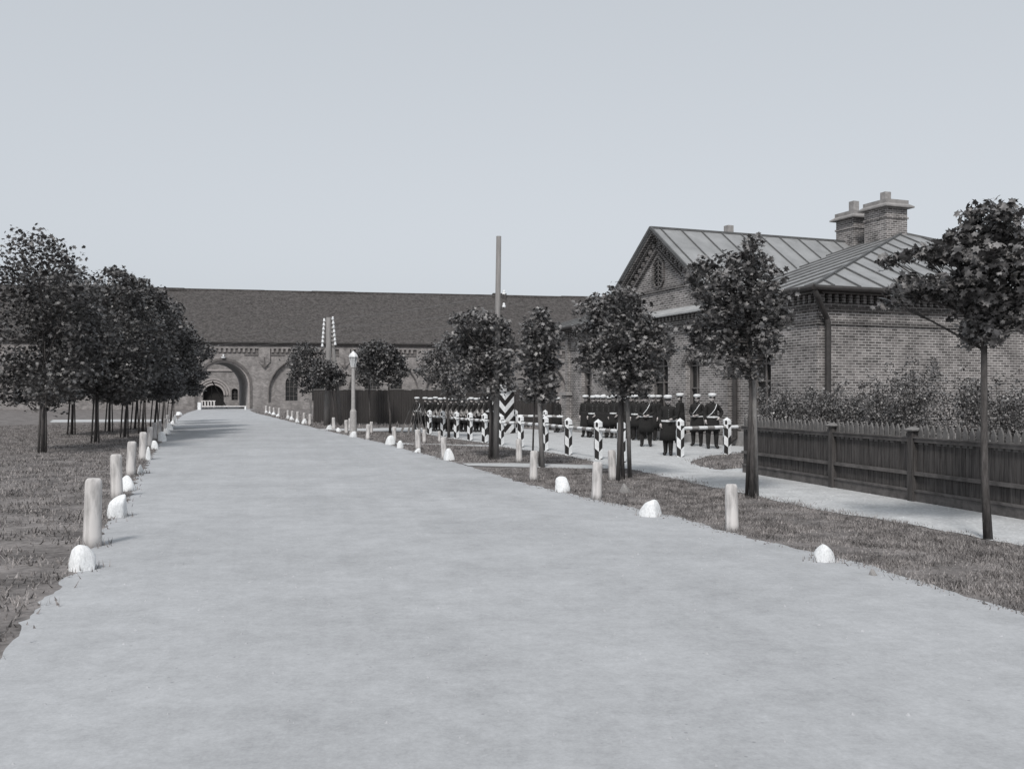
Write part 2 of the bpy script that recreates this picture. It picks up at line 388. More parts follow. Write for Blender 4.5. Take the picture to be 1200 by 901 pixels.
# ------------------------------------------------------------------ GUARDHOUSE
g0 = Vector((6.1, 37.7, 0)); ang = math.atan2(-.934, .357)
gh = thing('guardhouse', g0, ang, 'brick guardhouse with ornamented gable, sheet metal roof and big chimneys', 'building')
XL, XR, YD, ZE, ZR, YM = -9.2, 9.3, 19.4, 5.05, 8.45, 9.7
XG = 4.8; GP = -.22
w = MB()
fo = [(-7.2,1.1,1.1,2.85,.3),(6.45,1.1,1.1,2.85,.3)]
wall(w, XL, -XG, 0, ZE, [fo[0]]); wall(w, XG, XR, 0, ZE, [fo[1]])
go = [(-2.5,.95,1.0,2.9,.3),(0,1.4,1.0,2.95,.35),(2.5,.95,.35,2.9,.3)]
wall(w, -XG, XG, 0, ZE, go, y=GP)
for s in (-1, 1):
    w.add([(s*XG,GP,0),(s*XG,.0,0),(s*XG,.0,ZE),(s*XG,GP,ZE)], [(0,1,2,3)])
# gable triangle
gt = lambda x: ZR - .7*abs(x) - .05
w.add([(-XG,GP,ZE),(XG,GP,ZE),(XG,GP,gt(XG)),(0,GP,gt(0)),(-XG,GP,gt(XG))], [(0,1,2,3,4)])
# end walls
def yz(mb, x, y0, y1, z0, z1): mb.add([(x,y0,z0),(x,y1,z0),(x,y1,z1),(x,y0,z1)], [(0,1,2,3)])
eo = [(7.5,1.1,1.1,2.85,.3),(12,1.1,1.1,2.85,.3)]
yz(w, XR, 0, YD, 0, ZE)
yz(w, XL, 0, 2.6, 0, ZE); w.add([(-12,2.6,0),(XL,2.6,0),(XL,2.6,ZE),(-12,2.6,ZE)], [(0,1,2,3)]); yz(w, -12, 2.6, YD, 0, ZE)
w.add([(-12,YD,0),(XR,YD,0),(XR,YD,ZE),(-12,YD,ZE)], [(0,1,2,3)])
w.build('wall', M['brick'], gh)
for o_ in fo: window(gh, *o_, .24)
for o_ in go: window(gh, *o_, GP+.24)
# plinth
pb = MB(); pb.box(XL-.06, -XG-.003, -.07, -.003, 0, .5); pb.box(XG+.003, XR+.07, -.07, -.003, 0, .5); pb.box(-XG-.07, XG+.07, GP-.07, GP-.003, 0, .34); pb.box(XR+.003, XR+.07, -.003, YD, 0, .5)
pb.build('plinth', M['plinth'], gh)
# cornices
cb = MB()
for (a, b_, yy) in ((XL-.1, -XG-.02, 0), (XG+.02, XR+.16, 0)):
    for k, (z0, z1, pr) in enumerate([(3.98,4.1,.06),(4.42,4.52,.08),(4.52,4.62,.14),(4.9,5.04,.26)]):
        cb.box(a, b_, yy-pr, yy-.003, z0, z1)
    x = a
    while x < b_: cb.box(x, x+.13, yy-.2, yy-.004, 4.623, 4.9); x += .27
for z0, z1, pr in [(3.98,4.1,.06),(4.42,4.52,.08),(4.52,4.62,.14),(4.9,5.04,.26)]:
    cb.box(XR+.004, XR+pr, .0, YD, z0+.002, z1+.002)
y = 0
while y < YD: cb.box(XR+.004, XR+.2, y, y+.13, 4.625, 4.9); y += .27
cb.box(-XG-.05, XG+.05, GP-.16, GP-.003, 4.5, 4.62); cb.box(-XG-.05, XG+.05, GP-.1, GP-.003, 4.35, 4.5)
x = -XG
while x < XG: cb.box(x, x+.13, GP-.22, GP-.004, 4.62, 4.84); x += .27
cb.box(-2.6, 2.0, GP-.07, GP-.003, 5.92, 6.04)
cb.build('cornice', M['brickdark'], gh)
lg = MB()
lg.add([(-XG-.1,GP-.4,4.85),(XG+.1,GP-.4,4.85),(XG+.1,GP-.4,4.92),(-XG-.1,GP-.4,4.92),(-XG-.1,GP-.003,4.85),(XG+.1,GP-.003,4.85),(XG+.1,GP-.003,5.15),(-XG-.1,GP-.003,5.15)],
       [(0,1,2,3),(3,2,6,7),(0,4,5,1),(1,5,6,2),(0,3,7,4)])
lg.build('pediment_ledge', M['ledge'], gh)
# window hoods + rake ornaments
for xc, ww, s_, sp, ri in fo + go:
    hb = MB()
    yy = (GP if abs(xc) < XG else 0)
    a1 = arch_pts(xc, ww+.1, sp, ri+.05, 12); a2 = arch_pts(xc, ww+.5, sp, ri+.3, 12)
    for i in range(12):
        q = [a1[i], a1[i+1], a2[i+1], a2[i]]; hb.poly_prism(q, yy-.05, yy-.002)
    hb.build('window_hood', M['brickdark'], gh)
rb = MB()
for s in (-1, 1):
    for off, th, pr in ((.1,.1,.32),(.27,.06,.2),(.66,.06,.1),(.78,.05,.14)):
        z0 = ZR-.05-off; L = (XG if off < .5 else XG - .55)
        p = Vector((0, GP-pr/2, z0)); q = Vector((s*L, GP-pr/2, z0-.7*L)); rb.bar(p, q, pr, th, up=(-s*.57*-1, 0, .82))
    t = .25
    while t < 4.0:      # small corbelled steps between the two rake bands
        x = s*t; z = ZR - .05 - .7*t - .36
        rb.box(x-.09, x+.09, GP-.13, GP-.004, z-.17, z); rb.box(x-.045, x+.045, GP-.09, GP-.004, z-.25, z-.17); t += .3
rb.build('rake_ornament', M['brickdark'], gh)
md = MB()
oc = [(-.34,6.3),(-.18,6.1),(0,5.98+.08),(.18,6.1),(.34,6.3),(.34,7.1),(.18,7.25),(0,7.42),(-.18,7.25),(-.34,7.1)]
oc = [(a*1.15, b*.95+.34-.02) for a, b in oc]
for i in range(len(oc)):
    p, q = oc[i], oc[(i+1) % len(oc)]; md.bar((p[0],GP-.05,p[1]), (q[0],GP-.05,q[1]), .1, .07, up=(0,1,0))
md2 = md.build('medallion', M['brickdark'], gh)
ml = MB(); ml.poly_prism([(a*.9, 6.72+(b-6.72)*.93) for a, b in oc], GP-.02, GP-.004)
ml.build('recess', M['dark'], md2)
mk = MB()
for k in range(7):
    z = 6.2 + k*.17
    for s in (-1, 1): mk.bar((-.26*s, GP-.035, z), (.0, GP-.035, z+.13), .03, .035, up=(0,1,0))
mk.bar((0,GP-.035,6.1),(0,GP-.035,7.35),.03,.03, up=(0,1,0))
mk.build('lattice', M['brickdark'], md2)
# roof
OV = .45; xe = XR+OV; xw = -12-OV; ye = -OV; yb = YD+OV; ZB = 5.1
xr1 = 2.6; xr0 = -7
sl = (ZR-ZB)/(YM-ye)
rf = MB(); th = .06
def slab(pts):
    n = len(pts); rf.add([(p[0],p[1],p[2]) for p in pts] + [(p[0],p[1],p[2]-th) for p in pts],
        [tuple(range(n)), tuple(reversed(range(n,2*n)))] + [((i+1)%n, i, i+n, (i+1)%n+n) for i in range(n)])
xv = (ZR - ZB)/.7
slab([(xw,ye,ZB),(-xv,ye,ZB),(0,YM,ZR),(xr0,YM,ZR)]); slab([(xv,ye,ZB),(xe,ye,ZB),(xr1,YM,ZR),(0,YM,ZR)])
slab([(xe,ye,ZB),(xe,yb,ZB),(xr1,YM,ZR)]); slab([(xw,yb,ZB),(xw,ye,ZB),(xr0,YM,ZR)]); slab([(xe,yb,ZB),(xw,yb,ZB),(xr0,YM,ZR),(xr1,YM,ZR)])
yg = GP-.4; xg = 5.15; zg = ZR-.7*xg
for s in (-1, 1):
    pts = [(0,yg,ZR+.005),(s*xg,yg,zg+.005),(s*xg,ye+.0,zg+.005),(s*xv,ye,ZB+.005),(0,YM,ZR+.005)]
    slab(pts if s > 0 else list(reversed(pts)))
roof = rf.build('roof', M['metalroof'], gh)
sm = MB()
def seam(p, q, w=.045, h=.05): 
    p = Vector(p); q = Vector(q); sm.bar(p + Vector((0,0,.03)), q + Vector((0,0,.03)), w, h)
x = xe - .45
while x > -12:
    if x > xr1: yt = ye + (YM-ye)*(xe-x)/(xe-xr1)
    elif x < xr0: yt = ye + (YM-ye)*(x-xw)/(xr0-xw)
    else: yt = YM
    y0 = ye
    if abs(x) < xv: y0 = ye + (ZR-.7*abs(x)-ZB)/sl
    if yt - y0 > .1: seam((x,y0,ZB+sl*(y0-ye)), (x,yt,ZB+sl*(yt-ye)))
    x -= 1.0
y = ye + .75; k = (ZR-ZB)/(xe-xr1)
while y < yb:
    xt = xe - (xe-xr1)*((y-ye)/(YM-ye) if y < YM else (yb-y)/(yb-YM))
    if xe-xt > .2: seam((xe,y,ZB), (xt,y,ZB+k*(xe-xt)))
    y += 1.0
y = yg + .45
while y < YM-.3:
    for s in (-1, 1):
        xt = xg if y < ye else (ZR - (ZB+sl*(y-ye)))/.7
        if xt > .1: seam((0,y,ZR), (s*xt,y,ZR-.7*xt))
    y += .95
seam((0,yg,ZR),(0,YM,ZR),.1,.08); seam((xr0,YM,ZR),(xr1,YM,ZR),.1,.08); seam((xr1,YM,ZR),(xe,ye,ZB),.08,.08); seam((xr1,YM,ZR),(xe,yb,ZB),.08,.08); seam((xr0,YM,ZR),(xw,ye,ZB),.08,.08)
for s in (-1,1): seam((0,yg,ZR),(s*xg,yg,zg),.06,.1)
sm.build('seam', M['seam'], roof)
gt_ = MB()
gt_.tube([(xv+.3,ye-.06,ZB-.06),(xe+.05,ye-.06,ZB-.06)], .085); gt_.tube([(xe+.06,ye-.06,ZB-.062),(xe+.06,yb,ZB-.062)], .085); gt_.tube([(xw,ye-.06,ZB-.06),(-xv-.3,ye-.06,ZB-.06)], .085)
gt_.box(xe-.42, xe, ye+.02, yb, ZB-.16, ZB-.07); gt_.box(xv+.3, xe, ye+.02, ye+.42, ZB-.163, ZB-.073); gt_.box(xw, -xv-.3, ye+.02, ye+.42, ZB-.163, ZB-.073)
gt_.build('gutter', M['pipe'], gh)
dp = MB(); dp.tube([(xe,ye,ZB-.12),(xe-.02,ye+.1,ZB-.3),(XR+.16,.25,ZB-.95),(XR+.16,.3,ZB-1.15),(XR+.16,.3,.3),(XR+.35,.3,.15)], .09, 10); dp.build('downpipe', M['pipe'], gh)
dp = MB(); dp.tube([(5.15,ye-.05,ZB-.12),(5.15,-.15,ZB-.6),(5.15,-.15,.3),(5.15,-.35,.15)], .09, 10); dp.build('downpipe', M['pipe'], gh)
# veranda: brick pier with a timber post, beam
vp = MB(); vp.box(XL-.35, XL+.35, -.35, .35, 0, .5); vp.box(XL-.28, XL+.28, -.28, .28, .5, 1.78); vp.build('pier', M['brick'], gh)
vp = MB(); vp.box(XL-.36, XL+.36, -.36, .36, 1.78, 1.93); vp.build('pier_cap', M['plinth'], gh)
vp = MB(); vp.box(XL-.15, XL+.15, -.15, .15, 1.93, 4.75); vp.build('porch_post', M['brick'], gh)
vp = MB(); vp.box(-12, XL, -.15, .15, 4.5, 4.75); vp.box(-12, -11.75, -.15, .15, 0, 4.5); vp.build('porch_frame', M['pipe'], gh)
# chimneys
def chimney(x, y, wx, wy, zb, zt, cap=.2, pot=.55):
    c = MB(); c.box(x-wx/2, x+wx/2, y-wy/2, y+wy/2, zb, zt)
    c.box(x-wx/2-.05, x+wx/2+.05, y-wy/2-.05, y+wy/2+.05, zb, zb+.55 + .4*0)
    c.box(x-wx/2-.04, x+wx/2+.04, y-wy/2-.04, y+wy/2+.04, zt-.45, zt-.37)
    ch = c.build('chimney', M['brick'], roof)
    k = MB(); e = .2; z = zt
    vs = []
    for ex, zz in ((e, z), (e, z+.06), (.04, z+.17), (.04, z+.32)):
        vs += [(x-wx/2-ex,y-wy/2-ex,zz),(x+wx/2+ex,y-wy/2-ex,zz),(x+wx/2+ex,y+wy/2+ex,zz),(x-wx/2-ex,y+wy/2+ex,zz)]
    fs = [(3,2,1,0)] + [(i*4+j, i*4+(j+1)%4, (i+1)*4+(j+1)%4, (i+1)*4+j) for i in range(3) for j in range(4)] + [(12,13,14,15)]
    k.add(vs, fs); k.build('cap', M['capstone'], ch)
    p = MB(); p.box(x-.15, x+.15, y-.15, y+.15, z+.32, z+.32+pot); p.build('flue', M['plinth'], ch)
chimney(2.11, 9.3, 1.25, 1.1, 7.4, 9.47, pot=.42)
chimney(.05, 9.45, 1.1, 1.0, 7.4, 9.42, pot=.5)
chimney(-1.7, 4.2, 1.2, 1.0, 6.2, 8.32, pot=.5)

# ------------------------------------------------------------------ LONG BARRACKS
b0 = G(262, 479.5); ba = math.atan2(.19, .982)
lb = thing('barracks', b0, ba, 'long dark brick barracks with tall shingle roof and arched gateway', 'building')
BX0, BX1, BZ = -52, 110, 9.0
BAY = 10.5
w = MB()
# outer skin carries the blind arches (recess .35) and the gateway
blind = [(k*BAY, 9.3, .9, 2.3, 4.5) for k in range(-4, 8) if k != 0]
GW, GS, GR = 6.7, 3.1, 3.35
pv = Vector((-.357, .934, 0)); pv.rotate(Matrix.Rotation(-ba, 3, 'Z'))     # passage direction in local axes
sk = (pv.x/pv.y, 1)
ops = sorted(blind + [(0, GW, 0, GS, GR)])
def wall2(mb, ops, y, deps):
    x = BX0
    for o_ in ops:
        nx = o_[0] + BAY/2
        d, s = (16, sk) if o_[0] == 0 else (deps, (0, 1))
        wall(mb, x, nx, 0, BZ, [o_], y=y, depth=d, skew=s, ops_n=24); x = nx
    mb.add([(x,y,0),(BX1,y,0),(BX1,y,BZ),(x,y,BZ)], [(0,1,2,3)])
wall2(w, ops, 0, .45)
w.add([(BX0,0,0),(BX0,16,0),(BX0,16,BZ),(BX0,0,BZ)], [(0,1,2,3)]); w.add([(BX1,0,0),(BX1,16,0),(BX1,16,BZ),(BX1,0,BZ)], [(0,1,2,3)])
xo = 16*sk[0]
wall(w, BX0, BX1, 0, BZ, [(xo, GW, 0, GS, GR)], y=16, depth=.01, ops_n=24)
bw = w.build('wall', M['brickfar'], lb)
vskin = MB(); ring_ = [(-GW/2+.02, .02)] + arch_pts(0, GW-.04, GS, GR-.02, 24) + [(GW/2-.02, .02)]
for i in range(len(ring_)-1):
    p, q = ring_[i], ring_[i+1]; vskin.add([(p[0]+sk[0]*.65,.65,p[1]),(p[0]+sk[0]*15.9,15.9,p[1]),(q[0]+sk[0]*15.9,15.9,q[1]),(q[0]+sk[0]*.65,.65,q[1])], [(0,1,2,3)])
vskin.build('vault_bright_skin', M['vaultbright'], lb)  # skin added over the brick reveal to carry the painted brightness
wins = []
for o_ in blind:
    bk = MB()
    xc = o_[0]; wl = [(xc-1.75, 1.6, 1.1, 3.6, .7), (xc+1.75, 1.6, 1.1, 3.6, .7)]; wins += wl
    wall(bk, xc-4.7, xc+4.7, .8, 7, wl, y=.45, depth=.3)
    bk.build('recessed_wall', M['brickfar'], lb)
for o_ in wins: 
    if -24 < o_[0] < 52: window(lb, *o_, .7, nx=3, nz=5, fm='brickfar2')
for o_ in ops:
    rg = MB()
    r0, r1 = (0, .32) if o_[0] == 0 else (0, .12)
    a1 = arch_pts(o_[0], o_[1]+2*r0, o_[3], o_[4]+r0, 24); a2 = arch_pts(o_[0], o_[1]+2*r1, o_[3], o_[4]+r1, 24)
    a1 = [(a1[0][0], o_[2])] + a1 + [(a1[-1][0], o_[2])]; a2 = [(a2[0][0], o_[2])] + a2 + [(a2[-1][0], o_[2])]
    for i in range(len(a1)-1): rg.poly_prism([a1[i], a1[i+1], a2[i+1], a2[i]], -.1, -.003)
    rg.build('arch_ring', M['brickfar2'], lb)
rg = MB()
a1 = arch_pts(0, GW-.02, GS, GR-.01, 24); a2 = arch_pts(0, GW-.5, GS, GR-.25, 24)
a1 = [(a1[0][0], 0)] + a1 + [(a1[-1][0], 0)]; a2 = [(a2[0][0], 0)] + a2 + [(a2[-1][0], 0)]
for i in range(len(a1)-1): rg.poly_prism([a1[i], a1[i+1], a2[i+1], a2[i]], .25, .6)
rg.build('gate_arch_moulding', M['brickpale'], lb)
co = MB()
co.box(BX0-.3, BX1+.3, -.22, -.003, 8.0+.35, 8.5); co.box(BX0-.3, BX1+.3, -.28, -.003, 8.5, 8.75); co.box(BX0-.3, BX1+.3, -.36, -.003, 8.75, 9.0); dn = MB()
for k in range(-5, 8):
    xc = k*BAY + BAY/2
    dn.box(xc-.75, xc+.75, -.2, -.003, 6.3, 8.35); dn.poly_prism([(xc-.75,6.3),(xc,5.5),(xc+.75,6.3)], -.17, -.004); co.box(xc+.76, xc+BAY-.76, -.03, -.003, 7.4, 8.04)  # flat dark band behind the corbels paints the shade of their gaps
    co.box(xc-.06, xc+.06, -.3, -.2, 5.6, 6.9); co.poly_prism([(xc-.45,5.95),(xc,5.45),(xc+.45,5.95)], -.28, -.2)
    co.box(xc+.75, xc+2.6, -.1, -.003, 7.15, 7.3); co.box(xc+BAY-2.6, xc+BAY-.75, -.1, -.003, 7.15, 7.3)
    x = xc + .9
    while x < xc + BAY - 1:
        dn.box(x, x+.3, -.2, -.031, 7.55, 8.04); x += .62
    dn.box(xc+.76, xc+BAY-.76, -.21, -.003, 8.05, 8.34)
co.build('cornice', M['brickfar2'], lb); dn.build('corbel_table', M['brickfar'], lb)
em = MB(); em.box(-.1, .1, -.3, -.1, 7.0, 7.25); em.tube([(0,-.2,6.95),(0,-.2,6.75)], [.32,.26], 10); em.build('gate_lantern', M['white'], lb)
br_ = MB(); zr = 16.6; ym = 8
NX, NY = 80, 8; vs = []
RZ = [R.gauss(0, .05) + .09*math.sin(i*.5) + .06*math.sin(i*1.3+1) for i in range(NX+1)]; RZ[0] = RZ[-1] = 0
for i in range(NX+1):
    x = BX0-.5 + (BX1-BX0+1)*i/NX
    for j in range(2*NY+1):
        t = j/NY; y_ = -.5 + (ym+.5)*t if t <= 1 else ym + (16.75-ym)*(t-1); tt = t if t <= 1 else 2-t
        vs.append((x, y_, 8.9+(zr-8.9)*tt + RZ[i]*tt + (R.gauss(0,.035) if 0 < tt < 1 and 0 < i < NX else 0)))
br_.add(vs, [(i*(2*NY+1)+j, (i+1)*(2*NY+1)+j, (i+1)*(2*NY+1)+j+1, i*(2*NY+1)+j+1) for i in range(NX) for j in range(2*NY)])
br_.add([(BX0-.5,-.5,8.75),(BX1+.5,-.5,8.75),(BX1+.5,16.75,8.75),(BX0-.5,16.75,8.75)], [(3,2,1,0)])
br_.add([(BX0-.5,-.5,8.75),(BX1+.5,-.5,8.75),(BX1+.5,-.5,8.9),(BX0-.5,-.5,8.9)], [(0,1,2,3)])
for xx in (BX0-.5, BX1+.5): br_.add([(xx,-.5,8.75),(xx,16.75,8.75),(xx,16.75,8.9),(xx,ym,zr),(xx,-.5,8.9)], [(0,1,2,3,4)])
x = BX0
while x < BX1: L = R.uniform(5, 12); br_.box(x, min(BX1, x+L), ym-.18, ym+.18, zr-.2, zr+R.uniform(.08,.2)); x += L
rb_ = br_.build('roof', M['shingle'], lb)
eb = MB(); eb.box(BX0-.5, BX1+.5, -.64, -.51, 8.74, 8.9); eb.build('eave_gutter', M['pipe'], rb_)
vb = MB(); vb.box(37.5, 39.5, ym-.5, ym+.5, zr-.6, zr+.35); vb.build('ridge_vent', M['shingle'], rb_)
def W(px, y=0):     # local x on the barracks face for a pixel column
    k = (px-CX)/F; return (k*b0.y - b0.x)/(.982-.19*k)
sg = MB(); sg.box(-.7, .7, -.04, 0, -.25, .25)
so = thing('name_plate', lb.matrix_world @ Vector((0,0,0)), ba, 'small pale plate on the barracks wall left of the gateway', 'sign')
so.location = b0 + Vector((.982, .19, 0))*W(221) + Vector((.19,-.982,0))*.06 + Vector((0,0,3.1)); sg.build('plate', M['ledge'], so)
so = thing('arched_sign', b0, ba, 'arched pale signboard with two dark lines of lettering above the board fence', 'sign')
so.location = b0 + Vector((.982,.19,0))*W(609) + Vector((.19,-.982,0))*.3 + Vector((0,0,2.5))
sg = MB(); sg.poly_prism([(-1.4,0)] + arch_pts(0,2.8,.6,.9) + [(1.4,0)], -.05, 0); sg.build('board', M['stake'], so)
sg = MB()
x = -.9
while x < .9: ww = R.choice((.1,.14,.18)); sg.box(x, x+ww, -.075, -.053, .28, .62); x += ww+.07
sg.build('lettering', M['signtext'], so); sg = MB()
x = -.3
while x < .9: ww = R.choice((.08,.12,.16)); sg.box(x, x+ww, -.075, -.053, .8, 1.05); x += ww+.07
sg.build('lettering', M['signtext'], so)

# inner gate building seen through the passage
ig = b0 + Vector((-.357, .934, 0))*46
ib = thing('inner_gatehouse', ig, ba, 'inner brick building with round arched dark doorway seen through the gateway', 'building')
w = MB(); 
def WI(px): k = (px-CX)/F; return (k*ig.y - ig.x)/(.982-.19*k)
xa = WI(250); xw_ = WI(275)
wall(w, -16, 22, 0, 8.5, [(xa,3.6,0,1.9,1.8),(xw_,1.1,1.0,2.6,.5)], depth=1.2, ops_n=20); w.box(-16,22,1.21,10,0,8.5)
w.build('wall', M['brickfar'], ib)
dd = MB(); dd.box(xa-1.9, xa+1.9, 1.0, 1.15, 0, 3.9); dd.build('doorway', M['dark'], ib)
window(ib, xw_,1.1,1.0,2.6,.5,.5, fm='brickfar2')
for r0, r1, pr in ((.0,.3,.3),(.5,.75,.2),(.95,1.2,.12)):
    rg = MB(); a1 = arch_pts(xa, 3.6+2*r0, 1.9, 1.8+r0, 20); a2 = arch_pts(xa, 3.6+2*r1, 1.9, 1.8+r1, 20)
    for i in range(20): rg.poly_prism([a1[i], a1[i+1], a2[i+1], a2[i]], -pr, -.003)
    rg.build('arch_ring', M['brickpale'], ib)
rg = MB(); rg.box(xa-7, xa+9, -.2, -.003, 6.2, 6.5); rg.build('cornice', M['brickpale'], ib)
rf2 = MB(); rf2.poly_prism([(0,0)]*0 or [(-16.5,8.5),(22.5,8.5),(22.5,8.8),(-16.5,8.8)], -.5, 10.5); rf2.build('roof', M['shingle'], ib)
# boom barrier, leaning pole and rail in the gateway
def lp(px, py, d): return AT(px, py, d)
bt = thing('boom_barrier', G(234, 480.2), 0, 'low white boom lying across the gateway arch', 'barrier')
m_ = MB(); m_.tube([(0,0,.42),(5.6,1.1,.42)], .09, 8, ); m_.build('boom', M['bollard'], bt)
m_ = MB(); m_.box(-.2,.2,-.2,.2,0,.95); m_.build('post', M['white'], bt); m_ = MB(); m_.box(5.4,5.6,.95,1.2,0,.4); m_.build('rest', M['white'], bt)
bt2 = thing('leaning_pole', (0,0,0), 0, 'thin pale pole leaning diagonally inside the gateway', 'pole')
m_ = MB(); m_.tube([lp(266,478.6,131), lp(249,447,134)], .09, 6); m_.build('shaft', M['stake'], bt2)
m_ = MB(); m_.tube([lp(248,452,134), lp(248,478,134)], .07, 6); bt3 = thing('upright_pole', (0,0,0), 0, 'thin upright pale pole inside the gateway left of the leaning one', 'pole'); m_.build('shaft', M['stake'], bt3)
rl = thing('white_railing', (0,0,0), 0, 'short white baluster railing inside the left half of the gateway', 'railing')
m_ = MB(); d_ = 122.6
for px in (237, 240.5, 244, 247.5, 251): m_.box(*(lambda p: (p.x-.09, p.x+.09, p.y-.08, p.y+.08, .25, 1.15))(lp(px, 470, d_)))
m_.build('baluster', M['bollard'], rl); a = lp(235.5,470,d_); b_ = lp(252.5,470,d_); m_ = MB(); m_.bar((a.x,a.y,1.1),(b_.x,b_.y,1.1),.1,.12); m_.bar((a.x,a.y,.4),(b_.x,b_.y,.4),.1,.1); m_.build('rail', M['bollard'], rl)

# ------------------------------------------------------------------ far board fence
def fence_line(name, A, B, hgt, label, cat='fence'):
    A = Vector(A); B = Vector(B); L = (B-A).length; a = math.atan2((B-A).y, (B-A).x)
    return thing(name, (A.x, A.y, 0), a, label, cat), L
ff, L = fence_line('board_fence', G(368,495.5), G(648,500.5), 2.1, 'tall dark board fence in front of the barracks behind the soldiers')
m_ = MB(); x = 0
while x < L: wv = R.uniform(.17,.22); m_.box(x, x+wv-.012, -.02+R.uniform(-.008,.008), .02, .04, 2.12+R.uniform(-.03,.03)); x += wv
m_.build('boards', M['farboards'], ff)
m_ = MB(); m_.box(0, L, -.06, .06, 2.14, 2.19); m_.build('top_rail', M['stake'], ff)
x = 0
while x < L:
    m_ = MB(); m_.box(x-.08, x+.08, .03, .19, 0, 2.13); m_.build('post', M['farboards'], ff); x += 2.6

# ------------------------------------------------------------------ near picket fence on the right
A = G(872, 553.5); B = G(1330, 631)
nf, L = fence_line('picket_fence', A, B, 1.3, 'dark board fence with pointed pickets along the footpath on the right')
m_ = MB(); x = 0
while x < L: wv = R.uniform(.13,.16); m_.box(x, x+wv-.008, -.012+R.uniform(-.005,.005), .014, .18, 1.05); x += wv
m_.build('boards', M['boards'], nf)
m_ = MB(); x = .02
while x < L:
    h_ = 1.28+R.uniform(-.02,.02); wv = .095
    m_.add([(x,-.015,.95),(x+wv,-.015,.95),(x+wv,-.015,h_-.1),(x+wv*.5,-.015,h_),(x,-.015,h_-.1)] + [(x,.012,.95),(x+wv,.012,.95),(x+wv,.012,h_-.1),(x+wv*.5,.012,h_),(x,.012,h_-.1)],
           [(0,1,2,3,4),(9,8,7,6,5),(1,0,5,6),(2,1,6,7),(3,2,7,8),(4,3,8,9),(0,4,9,5)]); x += .15
m_.build('pickets', M['picket'], nf)
m_ = MB(); m_.box(0,L,-.07,-.022,.99,1.05); m_.box(0,L,-.09,-.022,1.052,1.075); m_.box(0,L,-.07,-.022,.44,.5); m_.box(0,L,-.06,-.022,.17,.21); m_.box(0,L,-.04,-.022,.0,.168); m_.build('rail', M['rail'], nf)
for px in (978, 1072, 1230):
    # solve along the fence for the pixel column
    k = (px-CX)/F; D = (B-A).normalized(); s = (k*A.y - A.x)/(D.x - k*D.y)
    m_ = MB(); m_.box(s-.065, s+.065, -.095, .05, 0, 1.17); po = m_.build('post', M['boards'], nf)
    m_ = MB(); m_.lathe([(.13,0),(.145,.02),(.1,.05),(.02,.07)], (s,-.03,1.17), 8, mi=0); m_.build('cap', M['stake'], po)

# ------------------------------------------------------------------ striped barrier
def striped_post(px, by, hgt=1.12, r=.125, parent=None, loc=None):
    """hexagonal post: each side carries slanting black and white fields; pointed white edged head"""
    m_ = MB(); n = 6; pz = .27; zt = hgt-.22
    ph = math.pi/6
    for k in range(n):
        a0 = ph + 2*math.pi*k/n; a1 = a0 + 2*math.pi/n
        c0 = (r*math.cos(a0), r*math.sin(a0)); c1 = (r*math.cos(a1), r*math.sin(a1))
        skew = .1 if k % 2 == 0 else -.1; off = 0 if k % 2 == 0 else pz/1
        zs = []; i = -2
        while i*pz < zt+1:
            z0 = i*pz; z1 = (i+1)*pz
            l0, l1 = (max(0, min(zt, z)) for z in (z0-skew/2, z1-skew/2)); r0, r1 = (max(0, min(zt, z)) for z in (z0+skew/2, z1+skew/2))
            if l1 > l0 or r1 > r0:
                m_.add([(c0[0],c0[1],l0),(c1[0],c1[1],r0),(c1[0],c1[1],r1),(c0[0],c0[1],l1)], [(0,1,2,3)], (i+k) % 2)
            i += 1
        # head: white, dark inset
        q = .72
        m_.add([(c0[0],c0[1],zt),(c1[0],c1[1],zt),(c1[0],c1[1],zt+.13),(c0[0],c0[1],zt+.13)], [(0,1,2,3)], 0)
        m_.add([(c0[0],c0[1],zt+.13),(c1[0],c1[1],zt+.13),(0,0,hgt)], [(0,1,2)], 0)
        mx = ((c0[0]+c1[0])/2, (c0[1]+c1[1])/2); e = 1.02
        def P(t, z): return ((c0[0]*(1-t)+c1[0]*t)*e, (c0[1]*(1-t)+c1[1]*t)*e, z)
        if k % 2 == 1: m_.add([P(.22,zt), P(.78,zt), P(.78,zt+.1), P(.5,zt+.135), P(.22,zt+.1)], [(0,1,2,3,4)], 1)
    return m_.build('post', [M['white'], M['black']], parent, loc=loc)
def barrier(name, pts, label, group, ext=None):
    r0 = G(*pts[0]); root = thing(name, r0, 0, label, 'barrier', group)
    loc = [G(*p) - r0 for p in pts]
    for p in loc: 
        o_ = striped_post(0, 0, parent=root, loc=p); o_.rotation_euler.z = R.uniform(-.1, .1)
    seq = loc + ([G(*ext)-r0] if ext else [])
    for a, b_ in zip(seq[:-1], seq[1:]):
        m_ = MB(); d = b_-a; L_ = d.length; k = 5; u_ = d.normalized()
        cur = .1; i = 0
        end = L_-.1
        segs = [(.36, 0), (.3, 1)]
        while cur < end:
            ln, mi = segs[i % 2]; nx = min(end, cur+ln)
            m_.tube([a+u_*cur+Vector((0,0,.82)), a+u_*nx+Vector((0,0,.82))], .05, 8, mi); cur = nx+.0005; i += 1
        m_.build('rail', [M['white'], M['railgrey']], root)
    return root
M['railgrey'] = mat('rail_grey', .2, .3, 6, .7, 0, NEU)
GRP = 'striped barriers around the guard post'
barrier('striped_barrier', [(503.5,508.5),(519,511),(535,513.5),(551,516),(568,518.5),(587,521.5),(610,524),(639,528),(666,533),(701,538.5),(728,542)], 'long black and white striped barrier with eleven posts along the verge', GRP)
barrier('striped_barrier', [(797,535.5),(852,532.5)], 'short striped barrier of two posts in front of the two soldiers at right', GRP, ext=(880,531))
